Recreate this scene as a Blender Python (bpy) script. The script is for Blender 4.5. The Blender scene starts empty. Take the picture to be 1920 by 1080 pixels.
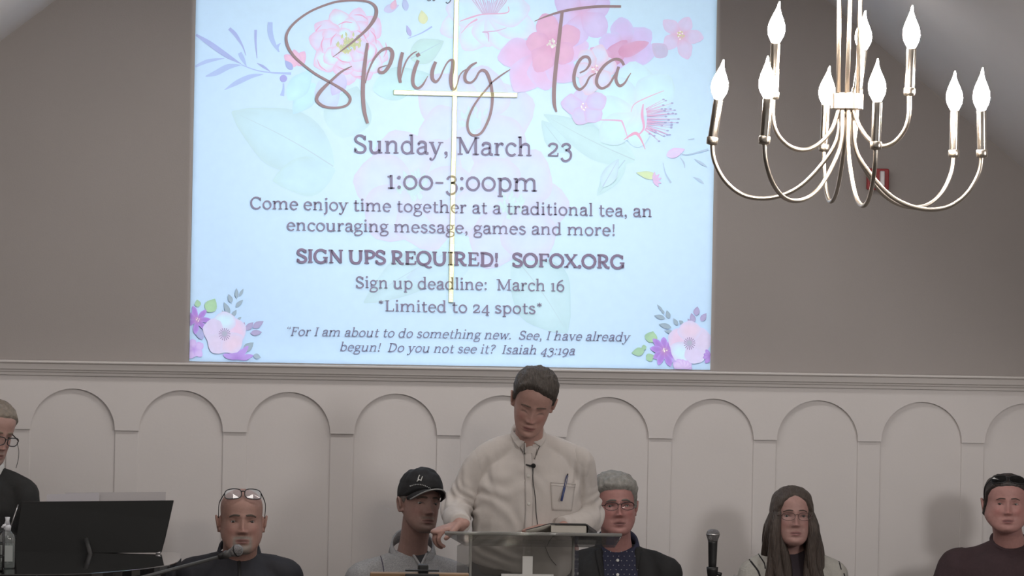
import bpy, bmesh, math, random
import numpy as np
from math import sin, cos, pi, radians
from mathutils import Vector, Matrix, noise
from mathutils.bvhtree import BVHTree

random.seed(7)
SC = bpy.context.scene
COL = SC.collection

# ------------------------------------------------------------------ camera
F = 6400.0                                   # focal length in pixels of a 1920 wide frame
CAM = Vector((0.0, -13.3, 2.05))
YAW, ROLL = radians(5.3), 0.0187
FWD = Vector((sin(YAW), cos(YAW), 0))
_r0, _u0 = Vector((cos(YAW), -sin(YAW), 0)), Vector((0, 0, 1))
RT = _r0 * cos(ROLL) + _u0 * sin(ROLL)
UP = _u0 * cos(ROLL) - _r0 * sin(ROLL)
cd = bpy.data.cameras.new('camera')
cam = bpy.data.objects.new('camera', cd)
COL.objects.link(cam)
cd.sensor_width = 36.0
cd.lens = F * 36.0 / 1920.0
cd.clip_start, cd.clip_end = 0.1, 100
cam.matrix_world = Matrix(((RT.x, UP.x, -FWD.x, CAM.x), (RT.y, UP.y, -FWD.y, CAM.y),
                           (RT.z, UP.z, -FWD.z, CAM.z), (0, 0, 0, 1)))
SC.camera = cam


def ray(px, py):
    return (FWD + RT * ((px - 960) / F) - UP * ((py - 540) / F))


def W(px, py, y):
    """the point of the room at depth y (the end wall is y = 0) that the photograph shows at this pixel"""
    d = ray(px, py)
    return CAM + d * ((y - CAM.y) / d.y)


# ------------------------------------------------------------------ colour management, world, lights
SC.view_settings.view_transform = 'Standard'
SC.view_settings.look = 'None'
SC.view_settings.exposure = 0.0
SC.view_settings.gamma = 1.0
SC.view_settings.use_curve_mapping = False
SC.render.film_transparent = False

wd = bpy.data.worlds.new('world')
SC.world = wd
wd.use_nodes = True
wd.node_tree.nodes['Background'].inputs[0].default_value = (1.0, 0.98, 0.98, 1)
wd.node_tree.nodes['Background'].inputs[1].default_value = 0.30


def area(name, loc, target, sx, sy, power, color):
    l = bpy.data.lights.new(name, 'AREA')
    l.shape, l.size, l.size_y, l.energy, l.color = 'RECTANGLE', sx, sy, power, color
    o = bpy.data.objects.new(name, l)
    COL.objects.link(o)
    o.location = loc
    o.rotation_euler = (Vector(target) - Vector(loc)).to_track_quat('-Z', 'Y').to_euler()
    return o


area('side_light', (4.2, -6.8, 2.7), (2.4, 0.0, 1.6), 0.6, 0.6, 66, (1.0, 0.97, 0.95))  # light from the right front, its source unseen
area('front_fill_light', (0.6, -6.5, 4.4), (0.8, 0.0, 1.5), 2.0, 2.0, 25, (1.0, 0.98, 0.97))  # added fill from the front for the faces


def lamp(name, loc, power, color, size):
    l = bpy.data.lights.new(name, 'POINT')
    l.energy, l.color, l.shadow_soft_size = power, color, size
    o = bpy.data.objects.new(name, l)
    COL.objects.link(o)
    o.location = loc
    return o


# row of downlights over the platform
area('platform_downlights', (1.25, -1.30, 3.24), (1.25, -1.25, 0.0), 5.2, 0.25, 36, (1.0, 0.95, 0.91))
# unseen lamps to either side of the picture
lamp('lamp_light_left', W(-330, 470, -2.2), 13, (1.0, 0.95, 0.92), 0.6)
lamp('lamp_light_right', W(2230, 540, -2.2), 10, (1.0, 0.95, 0.92), 0.6)

# the projector, throwing plain white: a spot whose beam is cut to the slide's rectangle
SL0, SL1 = W(361, 340, 0), W(1338, 340, 0)           # slide's left and right edges on the wall
SZ0, SZ1 = W(845, 685.5, 0).z, W(858, -62, 0).z      # bottom and top
PJ = Vector(((SL0.x + SL1.x) / 2, -4.4, 3.35))
pl = bpy.data.lights.new('projector_beam', 'SPOT')
pl.energy, pl.spot_size, pl.spot_blend, pl.shadow_soft_size = 1.0, radians(100), 0.0, 0.02
po = bpy.data.objects.new('projector_beam', pl)
COL.objects.link(po)
po.location = PJ
po.rotation_euler = (pi / 2, 0, 0)
pl.use_nodes = True
PROJ_POWER = 500.0


def projector_nodes():
    nt = pl.node_tree
    N, L = nt.nodes, nt.links
    em = N['Emission']
    tc = N.new('ShaderNodeTexCoord')
    sp = N.new('ShaderNodeSeparateXYZ')
    L.new(tc.outputs['Normal'], sp.inputs[0])

    def m(op, a, b):
        n = N.new('ShaderNodeMath')
        n.operation = op
        for i, v in enumerate((a, b)):
            if isinstance(v, (int, float)):
                n.inputs[i].default_value = v
            else:
                L.new(v, n.inputs[i])
        return n.outputs[0]
    nz = m('ABSOLUTE', sp.outputs[2], 0)
    u = m('DIVIDE', sp.outputs[0], nz)
    v = m('DIVIDE', sp.outputs[1], nz)
    D = -PJ.y
    k = None
    for val, op, lim in ((u, 'GREATER_THAN', (SL0.x - PJ.x) / D), (u, 'LESS_THAN', (SL1.x - PJ.x) / D),
                         (v, 'GREATER_THAN', (SZ0 - PJ.z) / D), (v, 'LESS_THAN', (SZ1 - PJ.z) / D)):
        t = m(op, val, lim)
        k = t if k is None else m('MULTIPLY', k, t)
    L.new(m('MULTIPLY', k, PROJ_POWER), em.inputs['Strength'])
    em.inputs['Color'].default_value = (1.0, 1.0, 1.0, 1)


projector_nodes()


# ------------------------------------------------------------------ materials
def lin(r, g, b):
    f = lambda c: c / 12.92 if c <= 0.04045 else ((c + 0.055) / 1.055) ** 2.4
    return (f(r / 255), f(g / 255), f(b / 255), 1)


MATS = {}


def mat(name, color, rough=0.6, metal=0.0, var=0.0, vscale=8.0, bump=0.0, bscale=30.0, stretch=(1, 1, 1), spec=0.5,
        coat=0.0, emit=None, attr=None, sheen=0.0, sss=0.0):
    if name in MATS:
        return MATS[name]
    M = bpy.data.materials.new(name)
    M.use_nodes = True
    nt = M.node_tree
    N, L = nt.nodes, nt.links
    b = N['Principled BSDF']
    color = tuple(color) + ((1,) if len(color) == 3 else ())
    b.inputs['Base Color'].default_value = color
    b.inputs['Roughness'].default_value = rough
    b.inputs['Metallic'].default_value = metal
    b.inputs['Specular IOR Level'].default_value = spec
    b.inputs['Coat Weight'].default_value = coat
    b.inputs['Sheen Weight'].default_value = sheen
    if sss:
        b.inputs['Subsurface Weight'].default_value = sss
        b.inputs['Subsurface Radius'].default_value = (0.006, 0.002, 0.001)
        b.inputs['Subsurface Scale'].default_value = 1.0
    src = None
    if attr:
        a = N.new('ShaderNodeAttribute')
        a.attribute_name = attr
        src = a.outputs['Color']
        L.new(src, b.inputs['Base Color'])
    tc = N.new('ShaderNodeTexCoord')
    mp = N.new('ShaderNodeMapping')
    mp.inputs['Scale'].default_value = stretch
    L.new(tc.outputs['Object'], mp.inputs[0])
    if var:
        n = N.new('ShaderNodeTexNoise')
        n.inputs['Scale'].default_value = vscale
        n.inputs['Detail'].default_value = 4
        L.new(mp.outputs[0], n.inputs['Vector'])
        mr = N.new('ShaderNodeMapRange')
        mr.inputs['From Min'].default_value, mr.inputs['From Max'].default_value = 0.3, 0.7
        mr.inputs['To Min'].default_value, mr.inputs['To Max'].default_value = 1 - var, 1 + var
        L.new(n.outputs[0], mr.inputs[0])
        mx = N.new('ShaderNodeVectorMath')
        mx.operation = 'SCALE'
        if src:
            L.new(src, mx.inputs[0])
        else:
            mx.inputs[0].default_value = color[:3]
        L.new(mr.outputs[0], mx.inputs['Scale'])
        L.new(mx.outputs[0], b.inputs['Base Color'])
    if bump:
        n = N.new('ShaderNodeTexNoise')
        n.inputs['Scale'].default_value = bscale
        n.inputs['Detail'].default_value = 3
        L.new(mp.outputs[0], n.inputs['Vector'])
        bp = N.new('ShaderNodeBump')
        bp.inputs['Strength'].default_value = bump
        bp.inputs['Distance'].default_value = 0.01
        L.new(n.outputs[0], bp.inputs['Height'])
        L.new(bp.outputs[0], b.inputs['Normal'])
    if emit:
        b.inputs['Emission Color'].default_value = tuple(emit[0]) + (1,)
        b.inputs['Emission Strength'].default_value = emit[1]
    MATS[name] = M
    return M


def clear(name, tint, refl=0.06, rough=0.02, milk=0.0, milkcol=(0.8, 0.8, 0.8)):
    """clear sheet plastic or lens glass: light passes straight on, the surface mirrors a little"""
    if name in MATS:
        return MATS[name]
    M = bpy.data.materials.new(name)
    M.use_nodes = True
    nt = M.node_tree
    N, L = nt.nodes, nt.links
    N.remove(N['Principled BSDF'])
    out = N['Material Output']
    t = N.new('ShaderNodeBsdfTransparent')
    t.inputs[0].default_value = tuple(tint) + (1,)
    g = N.new('ShaderNodeBsdfGlossy')
    g.inputs['Roughness'].default_value = rough
    lw = N.new('ShaderNodeLayerWeight')
    lw.inputs[0].default_value = 0.5
    pw = N.new('ShaderNodeMath')
    pw.operation = 'POWER'
    pw.inputs[1].default_value = 4.5
    L.new(lw.outputs['Facing'], pw.inputs[0])
    ad = N.new('ShaderNodeMath')
    ad.operation = 'MULTIPLY_ADD'
    ad.inputs[1].default_value = 0.9
    ad.inputs[2].default_value = refl
    L.new(pw.outputs[0], ad.inputs[0])
    mx = N.new('ShaderNodeMixShader')
    L.new(ad.outputs[0], mx.inputs[0])
    L.new(t.outputs[0], mx.inputs[1])
    L.new(g.outputs[0], mx.inputs[2])
    last = mx
    if milk:
        d = N.new('ShaderNodeBsdfDiffuse')
        d.inputs[0].default_value = tuple(milkcol) + (1,)
        m2 = N.new('ShaderNodeMixShader')
        m2.inputs[0].default_value = milk
        L.new(mx.outputs[0], m2.inputs[1])
        L.new(d.outputs[0], m2.inputs[2])
        last = m2
    L.new(last.outputs[0], out.inputs[0])
    MATS[name] = M
    return M


# ------------------------------------------------------------------ geometry collector
class G:
    def __init__(s):
        s.v, s.f, s.c = [], [], []

    def add(s, vs, fs, cols=None):
        k = len(s.v)
        s.v += [Vector(p) for p in vs]
        s.f += [tuple(i + k for i in q) for q in fs]
        if cols is not None:
            s.c += list(cols)
        return s

    def box(s, c, d, rot=None):
        c = Vector(c)
        p = [Vector((x * d[0] / 2, y * d[1] / 2, z * d[2] / 2)) for x in (-1, 1) for y in (-1, 1) for z in (-1, 1)]
        if rot is not None:
            p = [rot @ q for q in p]
        return s.add([c + q for q in p], [(0, 1, 3, 2), (4, 6, 7, 5), (0, 4, 5, 1), (2, 3, 7, 6), (0, 2, 6, 4), (1, 5, 7, 3)])

    def tube(s, path, rad, n=12, ref=None, cap=True, closed=False, rnd=False):
        """sweep an ellipse: rad = number, list of numbers or list of (along ref, across)"""
        P = [Vector(p) for p in path]
        m = len(P)
        R = rad if isinstance(rad, (list, tuple)) else [rad] * m
        R = [(r, r) if isinstance(r, (int, float)) else r for r in R]
        if rnd and not closed:                       # rounded ends
            for end in (0, 1):
                p, q = (P[0], P[1]) if end == 0 else (P[-1], P[-2])
                r = R[0] if end == 0 else R[-1]
                t = (p - q).normalized()
                rm = (r[0] + r[1]) / 2
                ext = [(p + t * rm * sin(a), (r[0] * cos(a), r[1] * cos(a))) for a in (0.5, 0.95, 1.3)]
                if end == 0:
                    P = [e[0] for e in reversed(ext)] + P
                    R = [e[1] for e in reversed(ext)] + list(R)
                else:
                    P = P + [e[0] for e in ext]
                    R = list(R) + [e[1] for e in ext]
            m = len(P)
        a0 = Vector(ref) if ref is not None else None
        vs, fs = [], []
        for i in range(m):
            if closed:
                t = P[(i + 1) % m] - P[i - 1]
            else:
                t = P[min(i + 1, m - 1)] - P[max(i - 1, 0)]
            t = t.normalized() if t.length > 1e-9 else Vector((0, 0, 1))
            if a0 is None:
                a0 = t.orthogonal()
            a = a0 - t * a0.dot(t)
            if a.length < 1e-6:
                a = t.orthogonal()
            a.normalize()
            if ref is None:
                a0 = a
            b = t.cross(a)
            for j in range(n):
                th = 2 * pi * j / n
                vs.append(P[i] + a * (R[i][0] * cos(th)) + b * (R[i][1] * sin(th)))
        for i in range(m if closed else m - 1):
            for j in range(n):
                k = (i + 1) % m
                fs.append((i * n + j, i * n + (j + 1) % n, k * n + (j + 1) % n, k * n + j))
        if cap and not closed:
            fs.append(tuple(range(n - 1, -1, -1)))
            fs.append(tuple((m - 1) * n + j for j in range(n)))
        return s.add(vs, fs)

    def ell(s, c, r, rot=None, nu=20, nv=12):
        c = Vector(c)
        vs, fs = [], []
        for i in range(nv + 1):
            ph = pi * i / nv - pi / 2
            for j in range(nu):
                th = 2 * pi * j / nu
                p = Vector((r[0] * cos(ph) * cos(th), r[1] * cos(ph) * sin(th), r[2] * sin(ph)))
                vs.append(c + (rot @ p if rot is not None else p))
        for i in range(nv):
            for j in range(nu):
                fs.append((i * nu + j, i * nu + (j + 1) % nu, (i + 1) * nu + (j + 1) % nu, (i + 1) * nu + j))
        return s.add(vs, fs)

    def lathe(s, base, axis, prof, n=24):
        """profile of (radius, height along axis)"""
        axis = Vector(axis).normalized()
        return s.tube([Vector(base) + axis * h for r, h in prof], [max(r, 1e-5) for r, h in prof], n=n)

    def prism(s, pts, off):
        """planar polygon of 3D points extruded by off"""
        n = len(pts)
        off = Vector(off)
        vs = [Vector(p) for p in pts] + [Vector(p) + off for p in pts]
        fs = [tuple(range(n - 1, -1, -1)), tuple(range(n, 2 * n))]
        fs += [(i, (i + 1) % n, n + (i + 1) % n, n + i) for i in range(n)]
        return s.add(vs, fs)


def spline(pts, per=8, closed=False):
    """Catmull-Rom through points of any dimension"""
    A = np.array([tuple(p) for p in pts], float)
    n = len(A)
    if n < 3:
        return [tuple(A[0] + (A[-1] - A[0]) * t) for t in np.linspace(0, 1, per + 1)]
    out = []
    for i in range(n if closed else n - 1):
        if closed:
            p0, p1, p2, p3 = A[i - 1], A[i], A[(i + 1) % n], A[(i + 2) % n]
        else:
            p0, p1, p2, p3 = A[max(i - 1, 0)], A[i], A[i + 1], A[min(i + 2, n - 1)]
        for k in range(per):
            t = k / per
            out.append(tuple(0.5 * (2 * p1 + (p2 - p0) * t + (2 * p0 - 5 * p1 + 4 * p2 - p3) * t * t + (3 * p1 - p0 - 3 * p2 + p3) * t ** 3)))
    if not closed:
        out.append(tuple(A[-1]))
    return out


def wloc(o):
    p = Vector((0, 0, 0))
    while o is not None:
        p += o.location
        o = o.parent
    return p


def tag(o, label=None, cat=None, group=None, kind=None):
    for k, v in (('label', label), ('category', cat), ('group', group), ('kind', kind)):
        if v:
            o[k] = v
    return o


def thing(name, loc, label, cat, group=None):
    o = bpy.data.objects.new(name, None)
    o.empty_display_size = 0.05
    COL.objects.link(o)
    o.location = loc
    return tag(o, label, cat, group)


def fixnormals(me):
    bm = bmesh.new()
    bm.from_mesh(me)
    bmesh.ops.recalc_face_normals(bm, faces=bm.faces)
    bm.to_mesh(me)
    bm.free()


def obj(name, g, m, parent=None, smooth=True, bevel=0.0, label=None, solid=0.0, loc=None, keepn=False):
    """link the collected geometry (world coordinates) as ONE mesh object, under parent if given"""
    me = bpy.data.meshes.new(name)
    if parent is not None:
        base = wloc(parent)
    else:
        base = Vector(loc) if loc is not None else Vector((0, 0, 0))
    me.from_pydata([tuple(p - base) for p in g.v], [], g.f)
    me.update()
    if not keepn:
        fixnormals(me)
    if g.c:
        ca = me.color_attributes.new('Col', 'FLOAT_COLOR', 'POINT')
        ca.data.foreach_set('color', np.array([tuple(c)[:3] + (1,) for c in g.c], dtype=np.float32).ravel())
    for x in (m if isinstance(m, (list, tuple)) else [m]):
        me.materials.append(x)
    o = bpy.data.objects.new(name, me)
    COL.objects.link(o)
    if parent is not None:
        o.parent = parent
    else:
        o.location = base
    if smooth:
        me.polygons.foreach_set('use_smooth', [True] * len(me.polygons))
        if smooth == 'auto':
            md = o.modifiers.new('edge', 'EDGE_SPLIT')
            md.split_angle = radians(40)
    if solid:
        md = o.modifiers.new('thick', 'SOLIDIFY')
        md.thickness, md.offset = solid, 0
    if bevel:
        md = o.modifiers.new('bev', 'BEVEL')
        md.width, md.segments, md.limit_method = bevel, 2, 'ANGLE'
    if label:
        o['label'] = label
    return o


def struct(name, g, m, parent=None, **k):
    o = obj(name, g, m, parent, **k)
    if parent is None:
        o['kind'] = 'structure'
    return o


def remesh(g, voxel, smooth=0, factor=0.5):
    """join closed shells into one continuous skin; returns a new collector"""
    me = bpy.data.meshes.new('tmp')
    me.from_pydata([tuple(p) for p in g.v], [], g.f)
    me.update()
    fixnormals(me)
    o = bpy.data.objects.new('tmp', me)
    COL.objects.link(o)
    md = o.modifiers.new('r', 'REMESH')
    md.mode, md.voxel_size = 'VOXEL', voxel
    if smooth:
        ms = o.modifiers.new('s', 'SMOOTH')
        ms.iterations, ms.factor = smooth, factor
    dg = bpy.context.evaluated_depsgraph_get()
    ev = o.evaluated_get(dg)
    m2 = bpy.data.meshes.new_from_object(ev)
    n = len(m2.vertices)
    co = np.empty(n * 3, np.float32)
    m2.vertices.foreach_get('co', co)
    r = G()
    r.v = [Vector(p) for p in co.reshape(-1, 3).tolist()]
    r.f = [tuple(p.vertices) for p in m2.polygons]
    bpy.data.objects.remove(o)
    bpy.data.meshes.remove(me)
    nr = np.empty(n * 3, np.float32)
    m2.vertices.foreach_get('normal', nr)
    r.n = [Vector(p) for p in nr.reshape(-1, 3).tolist()]
    bpy.data.meshes.remove(m2)
    return r


def wrinkle(g, amp, freq, stretch=(1, 1, 1), spots=()):
    """cloth folds: push the skin along its normals; spots = (point, radius, amp, frequency, direction)"""
    for i, (p, n) in enumerate(zip(g.v, g.n)):
        q = Vector((p.x * stretch[0], p.y * stretch[1], p.z * stretch[2])) * freq
        w = noise.noise(q)
        d = amp * (1 - 2 * abs(w))
        for c, r, a, fq, dr in spots:
            k = (p - c).length / r
            if k < 1:
                t = (p - c).dot(dr) * fq + 1.2 * noise.noise(p * 9)
                d += a * (1 - k * k) ** 2 * sin(t * 2 * pi)
        g.v[i] = p + n * d
    return g


def bvh(g):
    return BVHTree.FromPolygons([tuple(p) for p in g.v], g.f)


def snap(b, px, py, off=0.0):
    """where the line of sight through a pixel meets a built surface; moved off along its normal"""
    d = ray(px, py).normalized()
    h, n, i, t = b.ray_cast(CAM, d)
    if h is None:
        h2 = b.find_nearest(CAM + d * 12.0)
        h, n = h2[0], h2[1]
    if n.dot(d) > 0:
        n = -n
    return h + n * off, n


def seam(g, b, pix, w, th=0.0015, off=0.001, per=6, n=6):
    """a cord or strip draped along a built surface through pixels"""
    pts = []
    for q in spline(pix, per):
        p, nn = snap(b, q[0], q[1], off)
        pts.append((p, nn))
    P = [p for p, _ in pts]
    vs, fs = [], []
    m = len(P)
    for i in range(m):
        t = (P[min(i + 1, m - 1)] - P[max(i - 1, 0)])
        if t.length < 1e-7:
            t = Vector((0, 0, 1))
        t.normalize()
        nn = pts[i][1]
        a = t.cross(nn).normalized()
        for j in range(n):
            th_ = 2 * pi * j / n
            vs.append(P[i] + a * (w / 2 * cos(th_)) + nn * (th * sin(th_)))
    for i in range(m - 1):
        for j in range(n):
            fs.append((i * n + j, i * n + (j + 1) % n, (i + 1) * n + (j + 1) % n, (i + 1) * n + j))
    fs.append(tuple(range(n)))
    fs.append(tuple((m - 1) * n + j for j in range(n)))
    return g.add(vs, fs)


def patch(g, b, poly, off, nu=10):
    """a thin piece of cloth laid on a built surface: poly = four pixel corners a b c d"""
    vs, fs = [], []
    a, b_, c, d = [np.array(p, float) for p in poly]
    for i in range(nu + 1):
        for j in range(nu + 1):
            u, v = i / nu, j / nu
            q = (a * (1 - u) + b_ * u) * (1 - v) + (d * (1 - u) + c * u) * v
            vs.append(snap(b, q[0], q[1], off)[0])
    for i in range(nu):
        for j in range(nu):
            k = i * (nu + 1) + j
            fs.append((k, k + 1, k + nu + 2, k + nu + 1))
    return g.add(vs, fs)

# ================================================================== THE SETTING
m_taupe = mat('taupe_wall_paint', (0.350, 0.322, 0.309), 0.75, var=0.02, vscale=3, bump=0.05, bscale=180, spec=0.25)
m_white = mat('white_wainscot_paint', (0.66, 0.625, 0.612), 0.5, var=0.015, vscale=3, bump=0.03, bscale=90, spec=0.35)
m_ceil = mat('white_ceiling_paint', (0.68, 0.66, 0.655), 0.85, var=0.02, vscale=2, bump=0.05, bscale=150, spec=0.2)
m_floor = mat('grey_carpet', (0.20, 0.19, 0.185), 0.95, var=0.15, vscale=60, bump=0.3, bscale=300)

lA, lB = W(0, 78, 0), W(105, 0, 0)
rA, rB = W(1549, 0, 0), W(1920, 317, 0)
sl = (lB.z - lA.z) / (lB.x - lA.x)
sr = (rB.z - rA.z) / (rB.x - rA.x)
AX = (rA.z - lA.z + sl * lA.x - sr * rA.x) / (sl - sr)
AZ = lA.z + sl * (AX - lA.x)
EZ = 1.95
LX = lA.x + (EZ - lA.z) / sl
RX = rA.x + (EZ - rA.z) / sr
YB, YA = -17.0, -3.2                        # rear of the nave, mouth of the platform recess
NL, NR, NZ = -5.6, 7.2, 4.75
g = G().box(((NL + NR) / 2, YB / 2, -0.05), (NR - NL + 0.4, -YB + 0.4, 0.1))
struct('floor', g, m_floor, smooth=False)
g = G().prism([(LX, 0, 0), (RX, 0, 0), (RX, 0, EZ), (AX, 0, AZ), (LX, 0, EZ)], (0, 0.12, 0))
wall = struct('wall_back', g, m_taupe, smooth=False)
for x0, nm in ((LX, 'ceiling'), (RX, 'ceiling.001')):
    d = Vector((AX - x0, 0, AZ - EZ)).normalized()
    n_ = Vector((-d.z, 0, d.x))
    n_ = n_ if n_.z > 0 else -n_
    a_, b_ = Vector((x0, 0.1, EZ)) - d * 0.1, Vector((AX, 0.1, AZ))
    struct(nm, G().prism([a_, b_, b_ + n_ * 0.1, a_ + n_ * 0.1], (0, YA - 0.085, 0)), m_ceil, smooth=False)
for x0, nm in ((LX - 0.05, 'wall_left'), (RX + 0.05, 'wall_right')):
    struct(nm, G().box((x0, YA / 2, EZ / 2), (0.1, -YA, EZ)), m_white, smooth=False)
# the wider nave in front of the recess
struct('wall_front', G().prism([(NL, YA, 0), (NL, YA, NZ), (NR, YA, NZ), (NR, YA, 0), (RX, YA, 0), (RX, YA, EZ), (AX, YA, AZ), (LX, YA, EZ), (LX, YA, 0)], (0, 0.1, 0)), m_taupe, smooth=False)
for x0, nm in ((NL - 0.05, 'wall_left.001'), (NR + 0.05, 'wall_right.001')):
    struct(nm, G().box((x0, (YA + YB) / 2, NZ / 2), (0.1, YA - YB, NZ)), m_taupe, smooth=False)
struct('ceiling.002', G().box(((NL + NR) / 2, (YA + YB) / 2, NZ + 0.05), (NR - NL, YA - YB, 0.1)), m_ceil, smooth=False)

# chair rail
zr = W(960, 690.5, -0.07).z
prof = [(0, 0), (-0.074, 0), (-0.076, -0.004), (-0.074, -0.009), (-0.060, -0.012), (-0.055, -0.034), (-0.044, -0.037), (-0.042, -0.044),
        (-0.034, -0.046), (-0.032, -0.058), (0, -0.060)]
g = G().prism([(LX + 0.02, y, zr + z) for y, z in prof], (RX - LX - 0.04, 0, 0))
m_trim = mat('trim_paint', (0.66, 0.625, 0.605), 0.4, spec=0.4, bump=0.02, bscale=80)
rail = struct('trim_1', g, m_trim, smooth=False, bevel=0.003)
rail['label'] = 'white moulded chair rail along the back wall'

# arcaded wainscot: scalloped board above, pilasters and arched panels below
X0, X8 = W(238, 806, 0).x, W(1823, 830, 0).x
PITCH = (X8 - X0) / 8
PW = 0.0925
RA = (PITCH - PW) / 2
zi = W(842, 816, 0).z
ztop = zr - 0.05
k0, k1 = -6, 13
for k in range(k0, k1):
    xa, xb = X0 + k * PITCH + PW / 2, X0 + (k + 1) * PITCH - PW / 2
    if xa < LX + 0.1 or xb > RX - 0.1:
        continue
    n = 20
    pts = []
    xc = (xa + xb) / 2
    for i in range(n + 1):
        t = pi * i / n
        pts.append((xc - RA * cos(t), zi + RA * sin(t) * 0.985))
    vis = -3 <= k <= 9
    pn = G().prism([(xa - 0.004, 0, 0.06), (xb + 0.004, 0, 0.06), (xb + 0.004, 0, zi + RA + 0.012), (xa - 0.004, 0, zi + RA + 0.012)], (0, -0.003, 0))
    struct('arched_panel', pn, m_white, wall, smooth=False)
    pl_ = G().box((xa - PW / 2, -0.0045, (zi + 0.06) / 2 + 0.005), (PW, 0.009, zi - 0.04))
    struct('pilaster', pl_, m_white, wall, smooth=False, bevel=0.003)
    # spandrel board of this bay, from the middle of one impost to the next
    low = [(xa - PW / 2, zi)] + pts + [(xb + PW / 2, zi)]
    vs, fs = [], []
    y1, y2 = -0.019, 0.0
    for x, z in low:
        vs += [(x, y1, z), (x, y1, ztop), (x, y2, z)]
    for i in range(len(low) - 1):
        a = 3 * i
        fs += [(a, a + 3, a + 4, a + 1), (a, a + 2, a + 5, a + 3)]
    struct('spandrel', G().add(vs, fs), m_white, wall, smooth='auto')
ks = [k for k in range(k0, k1) if X0 + k * PITCH + PW / 2 >= LX + 0.1 and X0 + (k + 1) * PITCH - PW / 2 <= RX - 0.1]
for e0, e1 in ((LX, X0 + ks[0] * PITCH), (X0 + (ks[-1] + 1) * PITCH, RX)):
    struct('end_panel', G().box(((e0 + e1) / 2, -0.008, (ztop + 0.06) / 2), (abs(e1 - e0), 0.016, ztop - 0.06)), m_white, wall, smooth=False)
struct('baseboard_back', G().box(((LX + RX) / 2, -0.012, 0.06), (RX - LX - 0.05, 0.024, 0.12)), m_trim, smooth=False)

# ================================================================== THE PROJECTED SLIDE, its picture painted on the wall as colour
m_art = mat('projection_paint', (1, 1, 1), 0.95, spec=0.0, attr='Col', var=0.015, vscale=25)
slide = thing('projected_slide', W(850, 690, -0.003), 'projected pale blue slide with flowers announcing a Spring Tea, above the chair rail', 'slide')
g = G()
nx, ny = 24, 20
cE, cM = np.array(lin(187, 217, 247)), np.array(lin(204, 234, 254))  # paler middle of the projected light, put into the ground colour
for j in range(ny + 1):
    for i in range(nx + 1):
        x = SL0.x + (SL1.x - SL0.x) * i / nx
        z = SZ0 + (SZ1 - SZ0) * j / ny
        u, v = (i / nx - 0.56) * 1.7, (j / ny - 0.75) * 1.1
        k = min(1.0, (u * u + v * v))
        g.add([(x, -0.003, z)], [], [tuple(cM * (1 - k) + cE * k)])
for j in range(ny):
    for i in range(nx):
        a = j * (nx + 1) + i
        g.f.append((a, a + 1, a + nx + 2, a + nx + 1))
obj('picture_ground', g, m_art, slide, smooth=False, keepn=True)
EDGE_X = (SL0.x + 0.001, SL1.x - 0.001)


BGL = lin(200, 230, 252)


INKQ = []


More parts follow.
